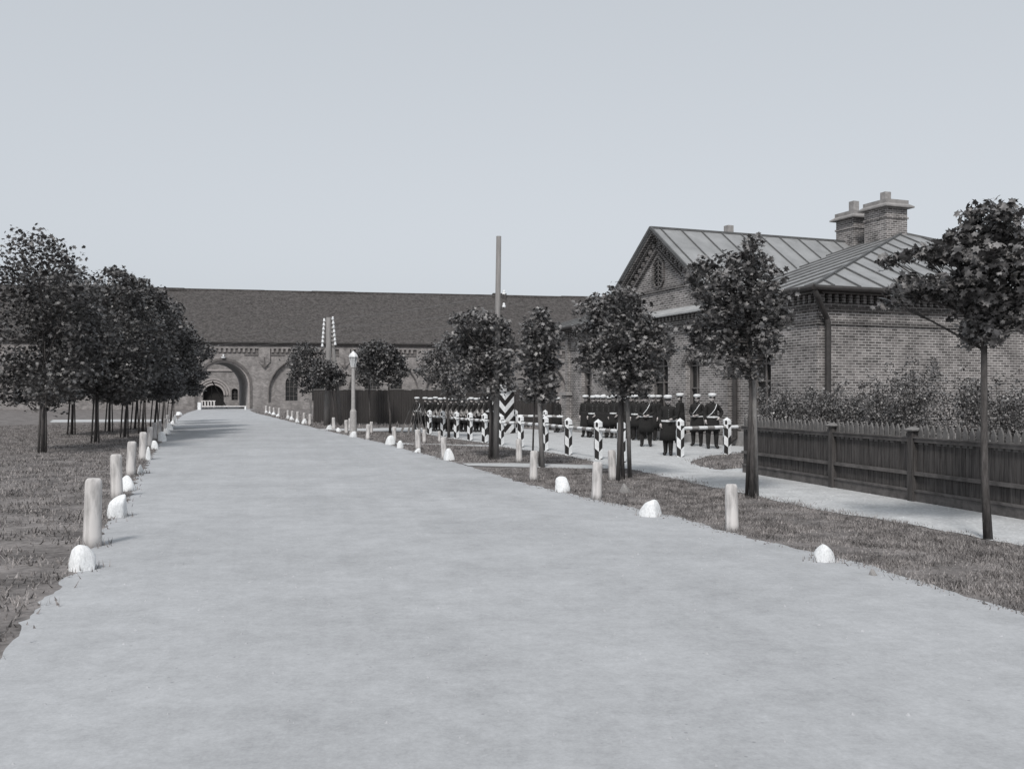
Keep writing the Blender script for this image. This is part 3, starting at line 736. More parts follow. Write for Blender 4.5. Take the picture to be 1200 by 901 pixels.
barrier('striped_barrier', [(604,507.5),(639,508.5)], 'short striped barrier behind the long one, beside the sentry box', GRP, ext=(664,509.5))
# ------------------------------------------------------------------ sentry box
sb = thing('sentry_box', G(592, 508), math.radians(45), 'narrow sentry box with black and white chevrons and a pale peaked roof', 'sentry box')
m_ = MB(); hw = .29; zt = 1.95; pz = .3
cs = [(-hw,-hw),(hw,-hw),(hw,hw),(-hw,hw)]
for k in range(4):
    c0, c1 = cs[k], cs[(k+1) % 4]; skew = .5 if k % 2 == 0 else -.5
    i = -3
    while i*pz < zt+1:
        z0, z1 = i*pz, (i+1)*pz
        # clip the slanting field to the panel by splitting it in thin columns
        for c in range(10):
            ta, tb = c/10, (c+1)/10
            def zc(z, t): return max(0.02, min(zt, z + skew*(t-.5)))
            pa = (c0[0]+(c1[0]-c0[0])*ta, c0[1]+(c1[1]-c0[1])*ta); pb = (c0[0]+(c1[0]-c0[0])*tb, c0[1]+(c1[1]-c0[1])*tb)
            l0, l1, r0_, r1_ = zc(z0,ta), zc(z1,ta), zc(z0,tb), zc(z1,tb)
            if l1-l0 > 1e-4 or r1_-r0_ > 1e-4: m_.add([(pa[0],pa[1],l0),(pb[0],pb[1],r0_),(pb[0],pb[1],r1_),(pa[0],pa[1],l1)], [(0,1,2,3)], i % 2)
        i += 1
m_.build('walls', [M['white'], M['black']], sb)
m_ = MB(); m_.box(-.36,.36,-.36,.36,1.952,2.03); m_.add([(-.34,-.34,2.03),(.34,-.34,2.03),(.34,.34,2.03),(-.34,.34,2.03),(0,0,2.5)], [(0,1,4),(1,2,4),(2,3,4),(3,0,4)]); m_.build('roof', M['ledge'], sb)
m_ = MB(); m_.box(-.33,.33,-.33,.33,0,.02); m_.build('base', M['stone'], sb)

# ------------------------------------------------------------------ bollards and stones
def bollard_mesh(v):
    m_ = MB(); r = .085
    m_.lathe([(r*1.12,-.03),(r*1.05,.1),(r,.3),(r*.98,.58),(r*.9,.612),(r*.7,.632),(.005,.635)], n=14)
    for i, p in enumerate(m_.v): m_.v[i] = (p[0]*(1+R.uniform(-.04,.04))+v*.02*p[2], p[1]*(1+R.uniform(-.04,.04)), p[2])
    return m_
protos = []
def stone_mesh(seed, kind=''):
    q = random.Random(seed); import bmesh
    bm = bmesh.new(); bmesh.ops.create_icosphere(bm, subdivisions=3, radius=1)
    cuts = [(Vector((q.uniform(-1,1), q.uniform(-1,1), q.uniform(-.1,.9))).normalized(), q.uniform(.5,.8)) for _ in range(12)]; lean_ = q.uniform(-.35,.35)
    for v in bm.verts:
        p = v.co.copy()
        for nn, dd in cuts:
            t = p.dot(nn)
            if t > dd: p -= nn*(t-dd)*.95
        taper = 1 - .2*max(0, p.z); p.x += lean_*max(0, p.z)
        v.co = Vector((p.x*taper + q.uniform(-.02,.02), p.y*taper + q.uniform(-.02,.02), p.z*1.0 if p.z > -.25 else -.25 - (abs(p.z)-.25)*.1))
    if kind in ('blunt','domed','low','flat','rounded','large angular','tilted'):
        for v in bm.verts:
            k_ = .52 + .12*v.co.x
            if v.co.z > k_: v.co.z = k_ + (v.co.z-k_)*.3; v.co.x *= 1.04
    if kind == 'peaked':
        for v in bm.verts:
            if v.co.z > .6: v.co.z = .6 + (v.co.z-.6)*.45
    bmesh.ops.smooth_vert(bm, verts=bm.verts, factor=.5, use_axis_x=True, use_axis_y=True, use_axis_z=True)
    me = bpy.data.meshes.new('stone'); bm.to_mesh(me); bm.free(); me.polygons.foreach_set('use_smooth', [True]*len(me.polygons)); return me
GB_R = 'bollards along the right verge'; GB_L = 'bollards along the left verge'
rightb = [(858,622,55),(699,585,44),(625,563,35),(608,541,27),(520.5,538,26),(490,527,24),(462,518,18),(431,515,18),(406,508,16),(391,503,14),(363,498,13),(356,495.5,12),(348.5,494,12),(342,491.5,10),(337,489.5,9),(326.5,487,9),(321,485.5,8),(316,484.3,8),(311.5,483.2,8)]
backb = [(718,562,35),(515,518,13),(497,519,16),(435,508,14),(410,503,13)]
leftb = [(108,640,80),(137,583,51),(153,557,40),(167,539,33),(175,524,24),(181,515,20),(187,510,17),(193,505,15),(196.5,499,13),(201,493,11)]
# each visible bollard gets its own slightly different mesh shape and lean
def place_bollard(px, by, hp, label, group):
    p = G(px, by); hgt = hp/F*p.y
    m_ = bollard_mesh(R.uniform(-1,1)); o_ = m_.build('bollard', M['bollard'], smooth=True)
    o_.location = p; s_ = hgt/.635; o_.scale = (min(1.15, s_), min(1.15, s_), s_); o_.rotation_euler = (R.uniform(-.04,.04), R.uniform(-.05,.05), R.uniform(-.3,.3))
    tag(o_, label, 'bollard', group)
for i, (px, by, hp) in enumerate(rightb): place_bollard(px, by, hp, f'whitewashed wooden bollard, {ORD[i]} from the camera along the right road edge', GB_R)
for i, (px, by, hp) in enumerate(backb): place_bollard(px, by, hp, f'whitewashed bollard set back in the right verge, {ORD[i]} from the camera', 'bollards in the right verge')
for i, (px, by, hp) in enumerate(leftb): place_bollard(px, by, hp, f'grey limewashed bollard, {ORD[i]} from the camera along the left road edge', GB_L)
stR = [(967,658,24,21,'peaked'),(763,605,27,20,'blunt'),(658,576,19,18,'tilted'),(526,539,14,14,'domed'),(490,530,8,5,'low'),(469,525,8,9,'peaked'),(456.5,521,12,11,'blunt'),(414,512,10,7,'low'),(396.5,506,6,5,'small'),(385.5,503,8,5,'low'),(356,496.5,7,6,'small'),(348.5,495,5,5,'small'),(342,492.5,6,5,'small'),(337,490.5,5,4,'small'),(326,488,5,3,'small'),(320.5,486.3,5,3.5,'small'),(316,485,4,3,'small'),(312,484,4,3,'small')]
stL = [(98,668,30,30,'rounded'),(139,606,21,27,'large angular'),(150,575,21,18,'wedge-shaped'),(165,555,9,11,'egg-shaped'),(173,539,7,16,'upright narrow'),(182,526,10,10,'peaked'),(189,517.5,11,12,'blunt'),(195,508.5,9,7,'low'),(198.5,504,9,9,'peaked'),(202,497.5,6,5,'small'),(205,494,7,8,'peaked'),(209.5,486.5,8,4,'flat')]
def place_stone(i, px, by, wpx, hpx, kind, label, group, m='white'):
    p = G(px, by); me = stone_mesh(100+i*7 + (0 if group.startswith('white stones along the right') else 500), kind); me.materials.append(M[m])
    o_ = bpy.data.objects.new('boulder', me); COL.objects.link(o_); 
    zs = [v.co.z for v in me.vertices]; xs = [v.co.x for v in me.vertices]
    sw = wpx/F*p.y/(max(xs)-min(xs)); sh = hpx/F*p.y/(max(zs)+.2)
    o_.scale = (sw, sw*.9, sh); o_.location = p + Vector((0,0,.2*sh)); o_.rotation_euler.z = R.uniform(-.3,.3)
    tag(o_, label, 'stone', group)
for i, s_ in enumerate(stR): place_stone(i, *s_, f'{s_[4]} whitewashed stone, {ORD[i]} from the camera along the right road edge', 'white stones along the right road edge')
for i, s_ in enumerate(stL): place_stone(i, *s_, f'{s_[4]} whitewashed stone, {ORD[i]} from the camera along the left road edge', 'white stones along the left road edge')
place_stone(41, 733, 578, 15, 12, '', 'unpainted grey stone in the grass at the foot of the staked tree', 'grey stones', 'stone')
place_stone(43, 1023, 674, 10, 8, '', 'small grey stone at the edge of the grass near the road', 'grey stones', 'stone')

# ------------------------------------------------------------------ trees
SHAPE = np.array([(0,-.5),(.16,-.22),(.46,-.26),(.34,.02),(.5,.3),(.2,.24),(0,.56),(-.2,.24),(-.5,.3),(-.34,.02),(-.46,-.26),(-.16,-.22)])
SHAPE2 = np.array([(0,-.5),(.34,-.15),(.3,.2),(0,.5),(-.3,.2),(-.34,-.15)])
def leaves_mesh(name, C, size, m, star=True, flat=.5):
    n = len(C); S = SHAPE if star else SHAPE2; k = len(S)
    nrm = NR.normal(0, 1, (n, 3)); nrm[:, 2] = np.abs(nrm[:, 2]) + flat; nrm /= np.linalg.norm(nrm, axis=1)[:, None]
    t = NR.normal(0, 1, (n, 3)); t -= (t*nrm).sum(1)[:, None]*nrm; t /= np.linalg.norm(t, axis=1)[:, None]; b = np.cross(nrm, t)
    sz = size * .8 * NR.uniform(.5, 1.3, n)
    V = C[:, None, :] + sz[:, None, None]*(S[None, :, 0:1]*t[:, None, :] + S[None, :, 1:2]*b[:, None, :])
    V -= nrm[:, None, :]*(sz[:, None, None]*.35*(S[None, :, 0:1]**2 + S[None, :, 1:2]**2))     # cupped leaf
    me = bpy.data.meshes.new(name); me.vertices.add(n*k); me.vertices.foreach_set('co', V.reshape(-1))
    me.loops.add(n*k); me.loops.foreach_set('vertex_index', np.arange(n*k, dtype=np.int32))
    me.polygons.add(n); me.polygons.foreach_set('loop_start', np.arange(0, n*k, k, dtype=np.int32)); me.polygons.foreach_set('loop_total', np.full(n, k, dtype=np.int32))
    me.update(calc_edges=True); me.materials.append(m); return me
LEAFK = 1.75
def scatter(blobs, n):
    n = n*LEAFK
    """blobs (centre, rx, ry, rz): twigs on the blob, leaves round each twig"""
    W_ = np.array([b[1]*b[2]*b[3] for b in blobs])**.7; W_ = W_/W_.sum(); out = []
    for b, wt in zip(blobs, W_):
        nt_ = max(4, int(n*wt/9)); d = NR.normal(0, 1, (nt_, 3)); d /= np.linalg.norm(d, axis=1)[:, None]
        r = NR.uniform(.25, 1.1, nt_)**.55; o_ = NR.uniform(0, 1, nt_) < .09; r[o_] *= NR.uniform(1.1, 1.32, o_.sum())
        c = np.array(b[0]) + d*r[:, None]*np.array([b[1], b[2], b[3]])
        tw = np.repeat(c, 9, 0); sp = .22*min(b[1], b[3]) + .03
        out.append(tw + NR.normal(0, sp, tw.shape)*np.array([1, 1, .6]))
    return np.concatenate(out)
def tree(label, px, by, top_px, crown, n, leaf, depth=.8, trunk=.05, m='leaf', star=True, group=None, stakes=(), lean=0, name='young_tree', d=None, splits=None):
    base = G(px, by) if d is None else Vector(((px-CX)/F*d, d, 0)); D = base.y
    root = thing(name, base, 0, label, 'tree', group)
    sc_ = D/F
    blobs = []
    for (bx, by_, r) in crown:
        c = AT(bx, by_, D) - base; c.y = R.uniform(-1, 1)*depth*.55*(len(crown) > 2)
        blobs.append((c, r*sc_*.95, max(r*sc_, depth*.45), r*sc_*.88))
    top = AT(top_px[0], top_px[1], D) - base
    m_ = MB(); zz = [0, .25, .5, .75, 1]; pts = []
    for t in zz: pts.append(Vector((top.x*t + R.gauss(0, .02)*(0 < t < 1), R.gauss(0,.02)*(0 < t < 1), top.z*t)))
    m_.tube(pts, [trunk*1.35, trunk*1.05, trunk*.95, trunk*.85, trunk*.6], 9)
    for b in blobs:
        h0 = R.uniform(.68, .97)
        s0 = Vector((top.x*h0, 0, min(top.z*h0, b[0].z-.1*b[3])))
        mid = s0.lerp(b[0], .5) + Vector((0, 0, .08*b[3]))
        m_.tube([s0, mid, b[0]], [trunk*.45, trunk*.3, trunk*.12], 6)
        for _ in range(4):
            e = b[0] + Vector((R.uniform(-.8,.8)*b[1], R.uniform(-.8,.8)*b[2], R.uniform(-.5,.8)*b[3])); m_.tube([mid, e], [trunk*.16, trunk*.06], 4)
    m_.build('trunk', M['bark'], root, smooth=True)
    C_ = scatter(blobs, n)
    me = leaves_mesh('crown', C_, leaf, M[m], star); o_ = bpy.data.objects.new('crown', me); COL.objects.link(o_); o_.parent = root
    for (sx0, sy0, sx1, sy1, wd, sm_) in stakes:
        ds = dist(sy0); dd_ = D + max(-.35, min(.35, ds-D)); a = Vector(((sx0-CX)/F*dd_, dd_, 0)) - base; b_ = AT(sx1, sy1, D-.15) - base
        m_ = MB(); m_.tube([a, a.lerp(b_, .5)+Vector((R.gauss(0,.01),0,0)), b_], [wd*1.05, wd, wd*.9], 8); m_.build('stake', M[sm_], root, smooth=True)
    if stakes:
        z = top.z*.62; m_ = MB()
        for zz_ in (z, z+.05): m_.tube([(-.14,-.16,zz_),(.13,-.17,zz_+.02),(.15,.1,zz_),(-.12,.1,zz_+.01),(-.14,-.16,zz_)], .012, 5)
        m_.build('tie', M['darkstake'], root)
    return root
GT = 'young trees along the right verge'
tree('young broad-leaved tree tied to stout stakes, nearest on the verge, before the picket fence', 881, 584, (876,330),
     [(876,292,11),(868,305,15),(884,312,14),(822,312,12),(838,318,16),(855,325,20),(892,330,18),(812,325,10),(830,345,20),(860,350,26),(888,352,24),(908,350,13),(835,372,20),(812,385,10),(865,382,26),(895,380,22),(912,375,10),(840,400,18),(870,412,24),(896,408,14),(828,418,13),(850,430,14),(878,436,12),(820,400,12)],
     3600, .115, .85, .036, 'leaf', True, GT, [(875,583,880,445,.032,'darkstake'),(886.5,582,883,445,.042,'stake')])
tree('bushy young tree between two leaning stakes in front of the assembled soldiers', 730, 562, (727,390),
     [(700,352,12),(722,352,16),(742,350,10),(690,362,13),(710,370,20),(738,370,22),(758,378,15),(692,388,17),(720,392,24),(750,396,22),(772,392,12),(700,412,18),(728,418,24),(758,418,18),(780,410,9),(688,425,12),(712,440,16),(740,442,19),(762,440,14),(725,458,12),(750,456,10),(683,405,9)],
     4200, .12, 1.1, .036, 'leaf', True, GT, [(724,566,727,470,.04,'darkstake'),(738,558,735,468,.045,'stake')])
tree('narrow young tree with thin twin stakes to the right of the sentry box', 633, 547, (633,390),
     [(632,372,11),(620,385,12),(640,388,15),(625,402,14),(645,408,13),(630,420,18),(615,415,8),(648,428,10),(628,438,15),(645,445,11),(625,455,12),(640,464,10),(618,466,8),(650,395,8)],
     2300, .13, .9, .04, 'leaf', True, GT, [(624,545,627,460,.022,'darkstake'),(636,549,631,450,.055,'stake')])
tree('wide-crowned young tree standing beside the tall bare pole', 577, 538, (573,400),
     [(555,372,11),(540,378,10),(566,380,16),(588,382,10),(545,392,16),(570,398,22),(592,400,13),(540,412,15),(562,420,22),(587,420,17),(545,435,14),(570,440,18),(592,438,11),(552,452,9),(575,458,12),(530,400,9),(598,450,7)],
     3600, .135, 1.3, .055, 'leaf', True, GT, [(573.5,540,575,455,.03,'darkstake')])
tree('small drooping young tree behind the left end of the striped barrier', 526, 513, (522,425),
     [(515,410,10),(500,418,9),(525,418,14),(508,430,13),(495,435,8),(525,438,13),(540,445,9),(520,452,11),(535,462,9),(543,470,6),(505,445,8)],
     1700, .16, 1.3, .05, 'leaf', False, GT)
tree('round young tree just right of the street lamp, in front of the board fence', 457, 508, (455,425),
     [(440,408,11),(455,412,13),(430,420,10),(447,425,15),(465,424,11),(435,436,11),(458,438,13),(472,436,8),(445,446,9),(425,430,7),(463,447,7)],
     2200, .18, 1.5, .05, 'leaf2', False, GT)
tree('slim young tree close against the board fence behind the street lamp', 434, 499, (432,430),
     [(425,412,9),(435,425,10),(424,435,9),(438,442,8),(428,447,7)], 1100, .2, 1.4, .05, 'leaf2', False, GT)
tree('low-branching young tree in front of the paired telegraph pole', 392, 499, (388,425),
     [(385,432,11),(395,440,9),(375,438,10),(385,447,10),(398,448,7),(372,450,7)], 1200, .2, 1.4, .05, 'leaf2', False, GT)
tree('dark young tree before the barracks windows, left of the paired pole', 377, 494, (372,420),
     [(348,412,11),(360,408,9),(368,416,12),(345,425,10),(358,428,14),(374,430,12),(352,442,12),(366,446,12),(342,437,7),(355,455,7)],
     1800, .22, 1.8, .06, 'leaf2', False, GT)
# right edge tree
tree('large-leaved tree rightmost in the scene, branches hanging before the guardhouse roof', 1158, 632, (1152,320),
     [(1150,262,24),(1122,285,18),(1180,290,26),(1135,312,24),(1165,330,26),(1195,325,24),(1118,335,16),(1140,352,24),(1180,365,24),(1150,388,18),(1205,300,20),(1100,300,12),(1078,296,9),(1058,300,7),(1104,338,13),(1082,336,11),(1060,332,8),(1048,340,5),(1066,350,6)],
     4200, .125, .9, .042, 'leaf', True, GT)
# left row
GL = 'trees in the row along the left verge'
lt = [(50,530,'first tree of the left row, nearest to the camera',[(10,330,34),(50,305,34),(95,340,30),(20,380,38),(65,370,40),(98,390,28),(40,430,34),(85,425,28),(5,430,24),(60,460,16)],4200,.17),
      (112,519,'second tree of the left row, tall with a loose tip above the road end',[(128,318,9),(143,326,12),(100,335,22),(135,350,22),(155,345,11),(90,370,26),(125,385,30),(160,375,19),(105,415,28),(145,415,26),(125,445,22),(160,440,16),(95,445,16)],4600,.17),
      (146,513,'third tree of the left row, dense and dark over the bollards',[(160,338,12),(178,335,7),(182,348,12),(165,362,20),(190,365,15),(150,385,22),(185,388,20),(160,410,24),(190,412,18),(155,438,20),(185,440,18),(172,458,12),(145,458,12)],4200,.17),
      (167,508,'fourth tree of the left row with crown reaching towards the barracks roof',[(190,352,9),(200,365,13),(208,382,14),(195,395,18),(212,405,15),(190,420,18),(208,428,15),(180,440,15),(200,446,11),(170,450,12)],3400,.19),
      (181,502,'fifth tree of the left row, beside the gateway end of the road',[(205,385,11),(218,395,12),(228,410,12),(212,415,15),(226,428,10),(205,434,13),(215,442,9),(192,442,11),(234,413,7)],2600,.22),
      (190,497,'sixth tree of the left row, farthest from the camera',[(212,398,8),(220,412,10),(205,425,11),(215,436,8),(198,438,9)],1500,.26)]
lt += [(128,506,'tree of the second left row, seen between the second and third trees',[(120,350,22),(145,360,20),(110,385,26),(140,395,26),(165,400,18),(120,430,24),(150,435,20)],3600,.2),
       (158,503,'tree of the second left row, seen between the third and fourth trees',[(160,360,16),(180,368,15),(150,390,22),(182,395,20),(165,420,22),(192,425,14),(170,448,14),(150,450,14)],3200,.2),
       (84,510,'tree of the second left row, seen between the first and second trees',[(70,345,24),(95,360,26),(60,385,26),(90,400,28),(110,420,20),(70,430,24),(98,440,18)],3400,.2),
       (200,494,'slender tree of the second left row, nearest to the gateway',[(214,415,8),(222,428,9),(208,440,9),(226,440,6),(204,425,8)],1200,.26)]
for px, by, lab, crown, n, lf in lt:
    tree(lab, px, by, (px+8 if px > 140 else px+2, 400), crown + [(a, min(b+26, 458), r*.8) for a, b, r in crown if 400 < b < 450], int(n*1.6), lf*.95, 2.6, .05, 'leaf2', lf < .18, GL, name='avenue_tree',
         stakes=[(px-5,by+1,px-1,455,.035,'darkstake'),(px+4,by+.5,px+3,455,.03,'darkstake')])

# shrubs between picket fence and guardhouse
for i, (px, d, top, rr, lab) in enumerate([(905,25,462,20,'low shrub behind the left end of the picket fence'),(935,24.5,460,22,'shrub by the guardhouse corner left of the downpipe'),(968,25,458,24,'shrub below the corner downpipe of the guardhouse'),
        (1003,24,458,24,'shrub under the brick end wall, left of the tallest one'),(1040,22.5,448,26,'tall feathery shrub near the right end of the picket fence'),(1072,21.5,434,28,'tallest shrub against the end wall, at the right'),(1125,20.5,446,34,'broad shrub behind the fence beyond the tallest one'),(1190,20,452,36,'last shrub behind the picket fence at the far right')]):
    base = Vector(((px-CX)/F*d, d, 0)); s_ = d/F; zt = H+(HY-top)*s_
    root = thing('shrub', base, 0, lab, 'shrub', 'shrubs between fence and guardhouse')
    bl = []
    for k in range(7):
        zc = R.uniform(.35, .82)*zt; bl.append((Vector((R.uniform(-.8,.8)*rr*s_, R.uniform(-.5,.5), zc)), rr*s_*.55, .4, min(zt-zc, zc)*.95))
    bl.append((Vector((0,0,zt*.45)), rr*s_, .5, zt*.45))
    for k in range(9): bl.append((Vector((R.uniform(-1,1)*rr*s_, R.uniform(-.5,.5), zt*R.uniform(.85,1.12))), .06, .06, R.uniform(.12,.3)))
    C_ = scatter(bl, 3000); C_ = C_[C_[:, 2] > .02]
    me = leaves_mesh('foliage', C_, .07, M['bush'], False, .1); o_ = bpy.data.objects.new('foliage', me); COL.objects.link(o_); o_.parent = root
    m_ = MB()
    for k in range(12): m_.tube([(R.uniform(-.1,.1),R.uniform(-.1,.1),0),(R.uniform(-.9,.9)*rr*s_,R.uniform(-.3,.3),zt*R.uniform(.7,1.05))], [.015,.005], 5)
    m_.build('stems', M['bark'], root)

# long grass left standing round posts, stones and trunks
spots_ = [(p[0], p[1]) for p in rightb[:8]+backb+leftb[:5]] + [(p[0], p[1]) for p in stR[:5]+stL[:4]] + [(881,584),(730,563),(633,547),(577,539),(526,513)]
V_ = []; F_ = []
for px, by in spots_:
    c = G(px, by)
    for _ in range(46):
        a_ = R.uniform(0, 6.283); r_ = R.uniform(.06, .24); x_ = c.x + r_*math.cos(a_); y_ = c.y + .04 + r_*math.sin(a_); w_ = R.uniform(.004,.008); h_ = R.uniform(.05,.15)*(1.3-r_*3)
        b_ = R.uniform(0, 6.283); l_ = h_*R.uniform(.1,.7); k_ = len(V_)
        V_ += [(x_-w_*math.cos(b_), y_-w_*math.sin(b_), 0), (x_+w_*math.cos(b_), y_+w_*math.sin(b_), 0), (x_+l_*math.sin(b_), y_-l_*math.cos(b_), h_)]; F_.append((k_, k_+1, k_+2))
me = bpy.data.meshes.new('grass'); me.from_pydata(V_, [], F_); me.materials.append(M['grass']); o_ = bpy.data.objects.new('grass', me); COL.objects.link(o_)
tag(o_, 'longer grass tufts standing round the feet of bollards, stones and trunks', 'grass', kind='stuff')

# ------------------------------------------------------------------ poles, lamp, wires
p1 = G(581, 538.5)
pr_ = thing('telegraph_pole', p1, 0, 'tall bare wooden pole rising above the roofs beside the wide-crowned tree', 'pole')
tp = AT(584.5, 277, p1.y) - p1
m_ = MB(); m_.tube([(0,0,0), tp*.5, tp], [.085,.078,.068], 12); m_.build('shaft', M['pole'], pr_, smooth=True)
def insul(parent, p, side):
    m_ = MB(); m_.tube([(p[0]-side*.14,p[1],p[2]-.06),(p[0]-side*.02,p[1],p[2]-.07),(p[0],p[1],p[2])], .012, 5); h_ = m_.build('bracket', M['iron'], parent)
    m_ = MB(); m_.lathe([(.045,0),(.05,.03),(.035,.06),(.04,.09),(.015,.12)], p, 8); m_.build('insulator', M['porcelain'], h_)
for py in (343, 358):
    q = AT(590.5, py, p1.y) - p1; insul(pr_, (q.x, q.y, q.z-.05), 1)
p2 = G(385, 498.5)
pp = thing('paired_telegraph_pole', p2, 0, 'wooden telegraph pole with raking strut and two columns of white insulators', 'pole')
tp2 = AT(385, 372, p2.y) - p2
m_ = MB(); m_.tube([(-.1,0,0), tp2*.5, tp2], [.2,.17,.14], 12); m_.build('shaft', M['pole'], pp, smooth=True)
m_ = MB(); m_.tube([(.65,.4,0), tp2*.93+Vector((.12,.1,0))], [.14,.1], 10); m_.build('strut', M['pole'], pp, smooth=True)
INS = []
for k in range(7):
    for side, (xa_, xb_) in ((-1,(380,377.8)),(1,(390,392.8))):
        py = 377 + k*4.9 - (2 if side > 0 else 0); px = xa_ + (xb_-xa_)*k/6
        q = AT(px, py, p2.y) - p2
        m_ = MB(); m_.tube([(q.x-side*.22,0,q.z-.06),(q.x,0,q.z-.07),(q.x,0,q.z)], .02, 5); h_ = m_.build('bracket', M['iron'], pp)
        m_ = MB(); m_.lathe([(.07,0),(.085,.06),(.06,.1),(.065,.16),(.03,.2)], (q.x,0,q.z), 8); m_.build('insulator', M['porcelain'], h_)
        INS.append((side, p2 + q))
def wire(a, b_, sag, lab):
    m_ = MB(); pts = [Vector(a).lerp(Vector(b_), t/16) - Vector((0,0,sag*4*(t/16)*(1-t/16))) for t in range(17)]
    m_.tube(pts, .009, 4); o_ = m_.build('telegraph_wire', M['stake']); tag(o_, lab, 'wire', 'telegraph wires')
wl = b0 + Vector((.982,.19,0))*W(205) + Vector((.19,-.982,0))*1.2
for k, (s_, q) in enumerate([INS[0], INS[4], INS[8]]):
    wire(q+Vector((0,0,.1)), wl+Vector((0,0,8.3-k*.5)), .2, f'thin telegraph wire running left from the paired pole, {ORD[k]} from the top')
for k, (s_, q) in enumerate([INS[1], INS[5], INS[9]]):
    wire(q+Vector((0,0,.1)), p1+Vector(((590.5-581)/F*p1.y,0,4.55-(k>0)*.38-(k>1)*.3)), .12, f'thin telegraph wire running right from the paired pole, {ORD[k]} from the top')
p3 = G(414, 509.5); s3 = p3.y/F
lm = thing('street_lamp', p3, 0, 'pale street lamp with glazed lantern and thick base beside the road', 'street lamp')
m_ = MB(); m_.lathe([(.2,0),(.2,.1),(.165,.16),(.15,1.05),(.1,1.15),(.095,1.2)], n=12); m_.build('base', M['lamppaint'], lm)
m_ = MB(); m_.lathe([(.095,1.2),(.085,2.2),(.075,3.0),(.11,3.03),(.06,3.08)], n=12); m_.box(-.42,.42,-.02,.02,2.98,3.02) if False else None; m_.build('post', M['lamppaint'], lm)
m_ = MB(); m_.lathe([(.09,3.06),(.165,3.5)], n=6); m_.build('lantern', M['lampglass'], lm)
m_ = MB(); m_.lathe([(.21,3.5),(.21,3.53),(.17,3.62),(.09,3.7),(.04,3.75),(.005,3.78)], n=6)
for k in range(6):
    t = 2*math.pi*k/6; m_.tube([(.093*math.cos(t),.093*math.sin(t),3.06),(.168*math.cos(t),.168*math.sin(t),3.5)], .014, 4)
m_.build('lantern_cap', M['white'], lm)
hk = thing('standpipe', G(364, 497), 0, 'thin standpipe with hooked spout near the far bollards', 'standpipe')
m_ = MB(); m_.tube([(0,0,0),(0,0,1.35),(-.08,0,1.55),(-.3,0,1.6),(-.42,0,1.5)], .05, 8); m_.build('pipe', M['stake'], hk)
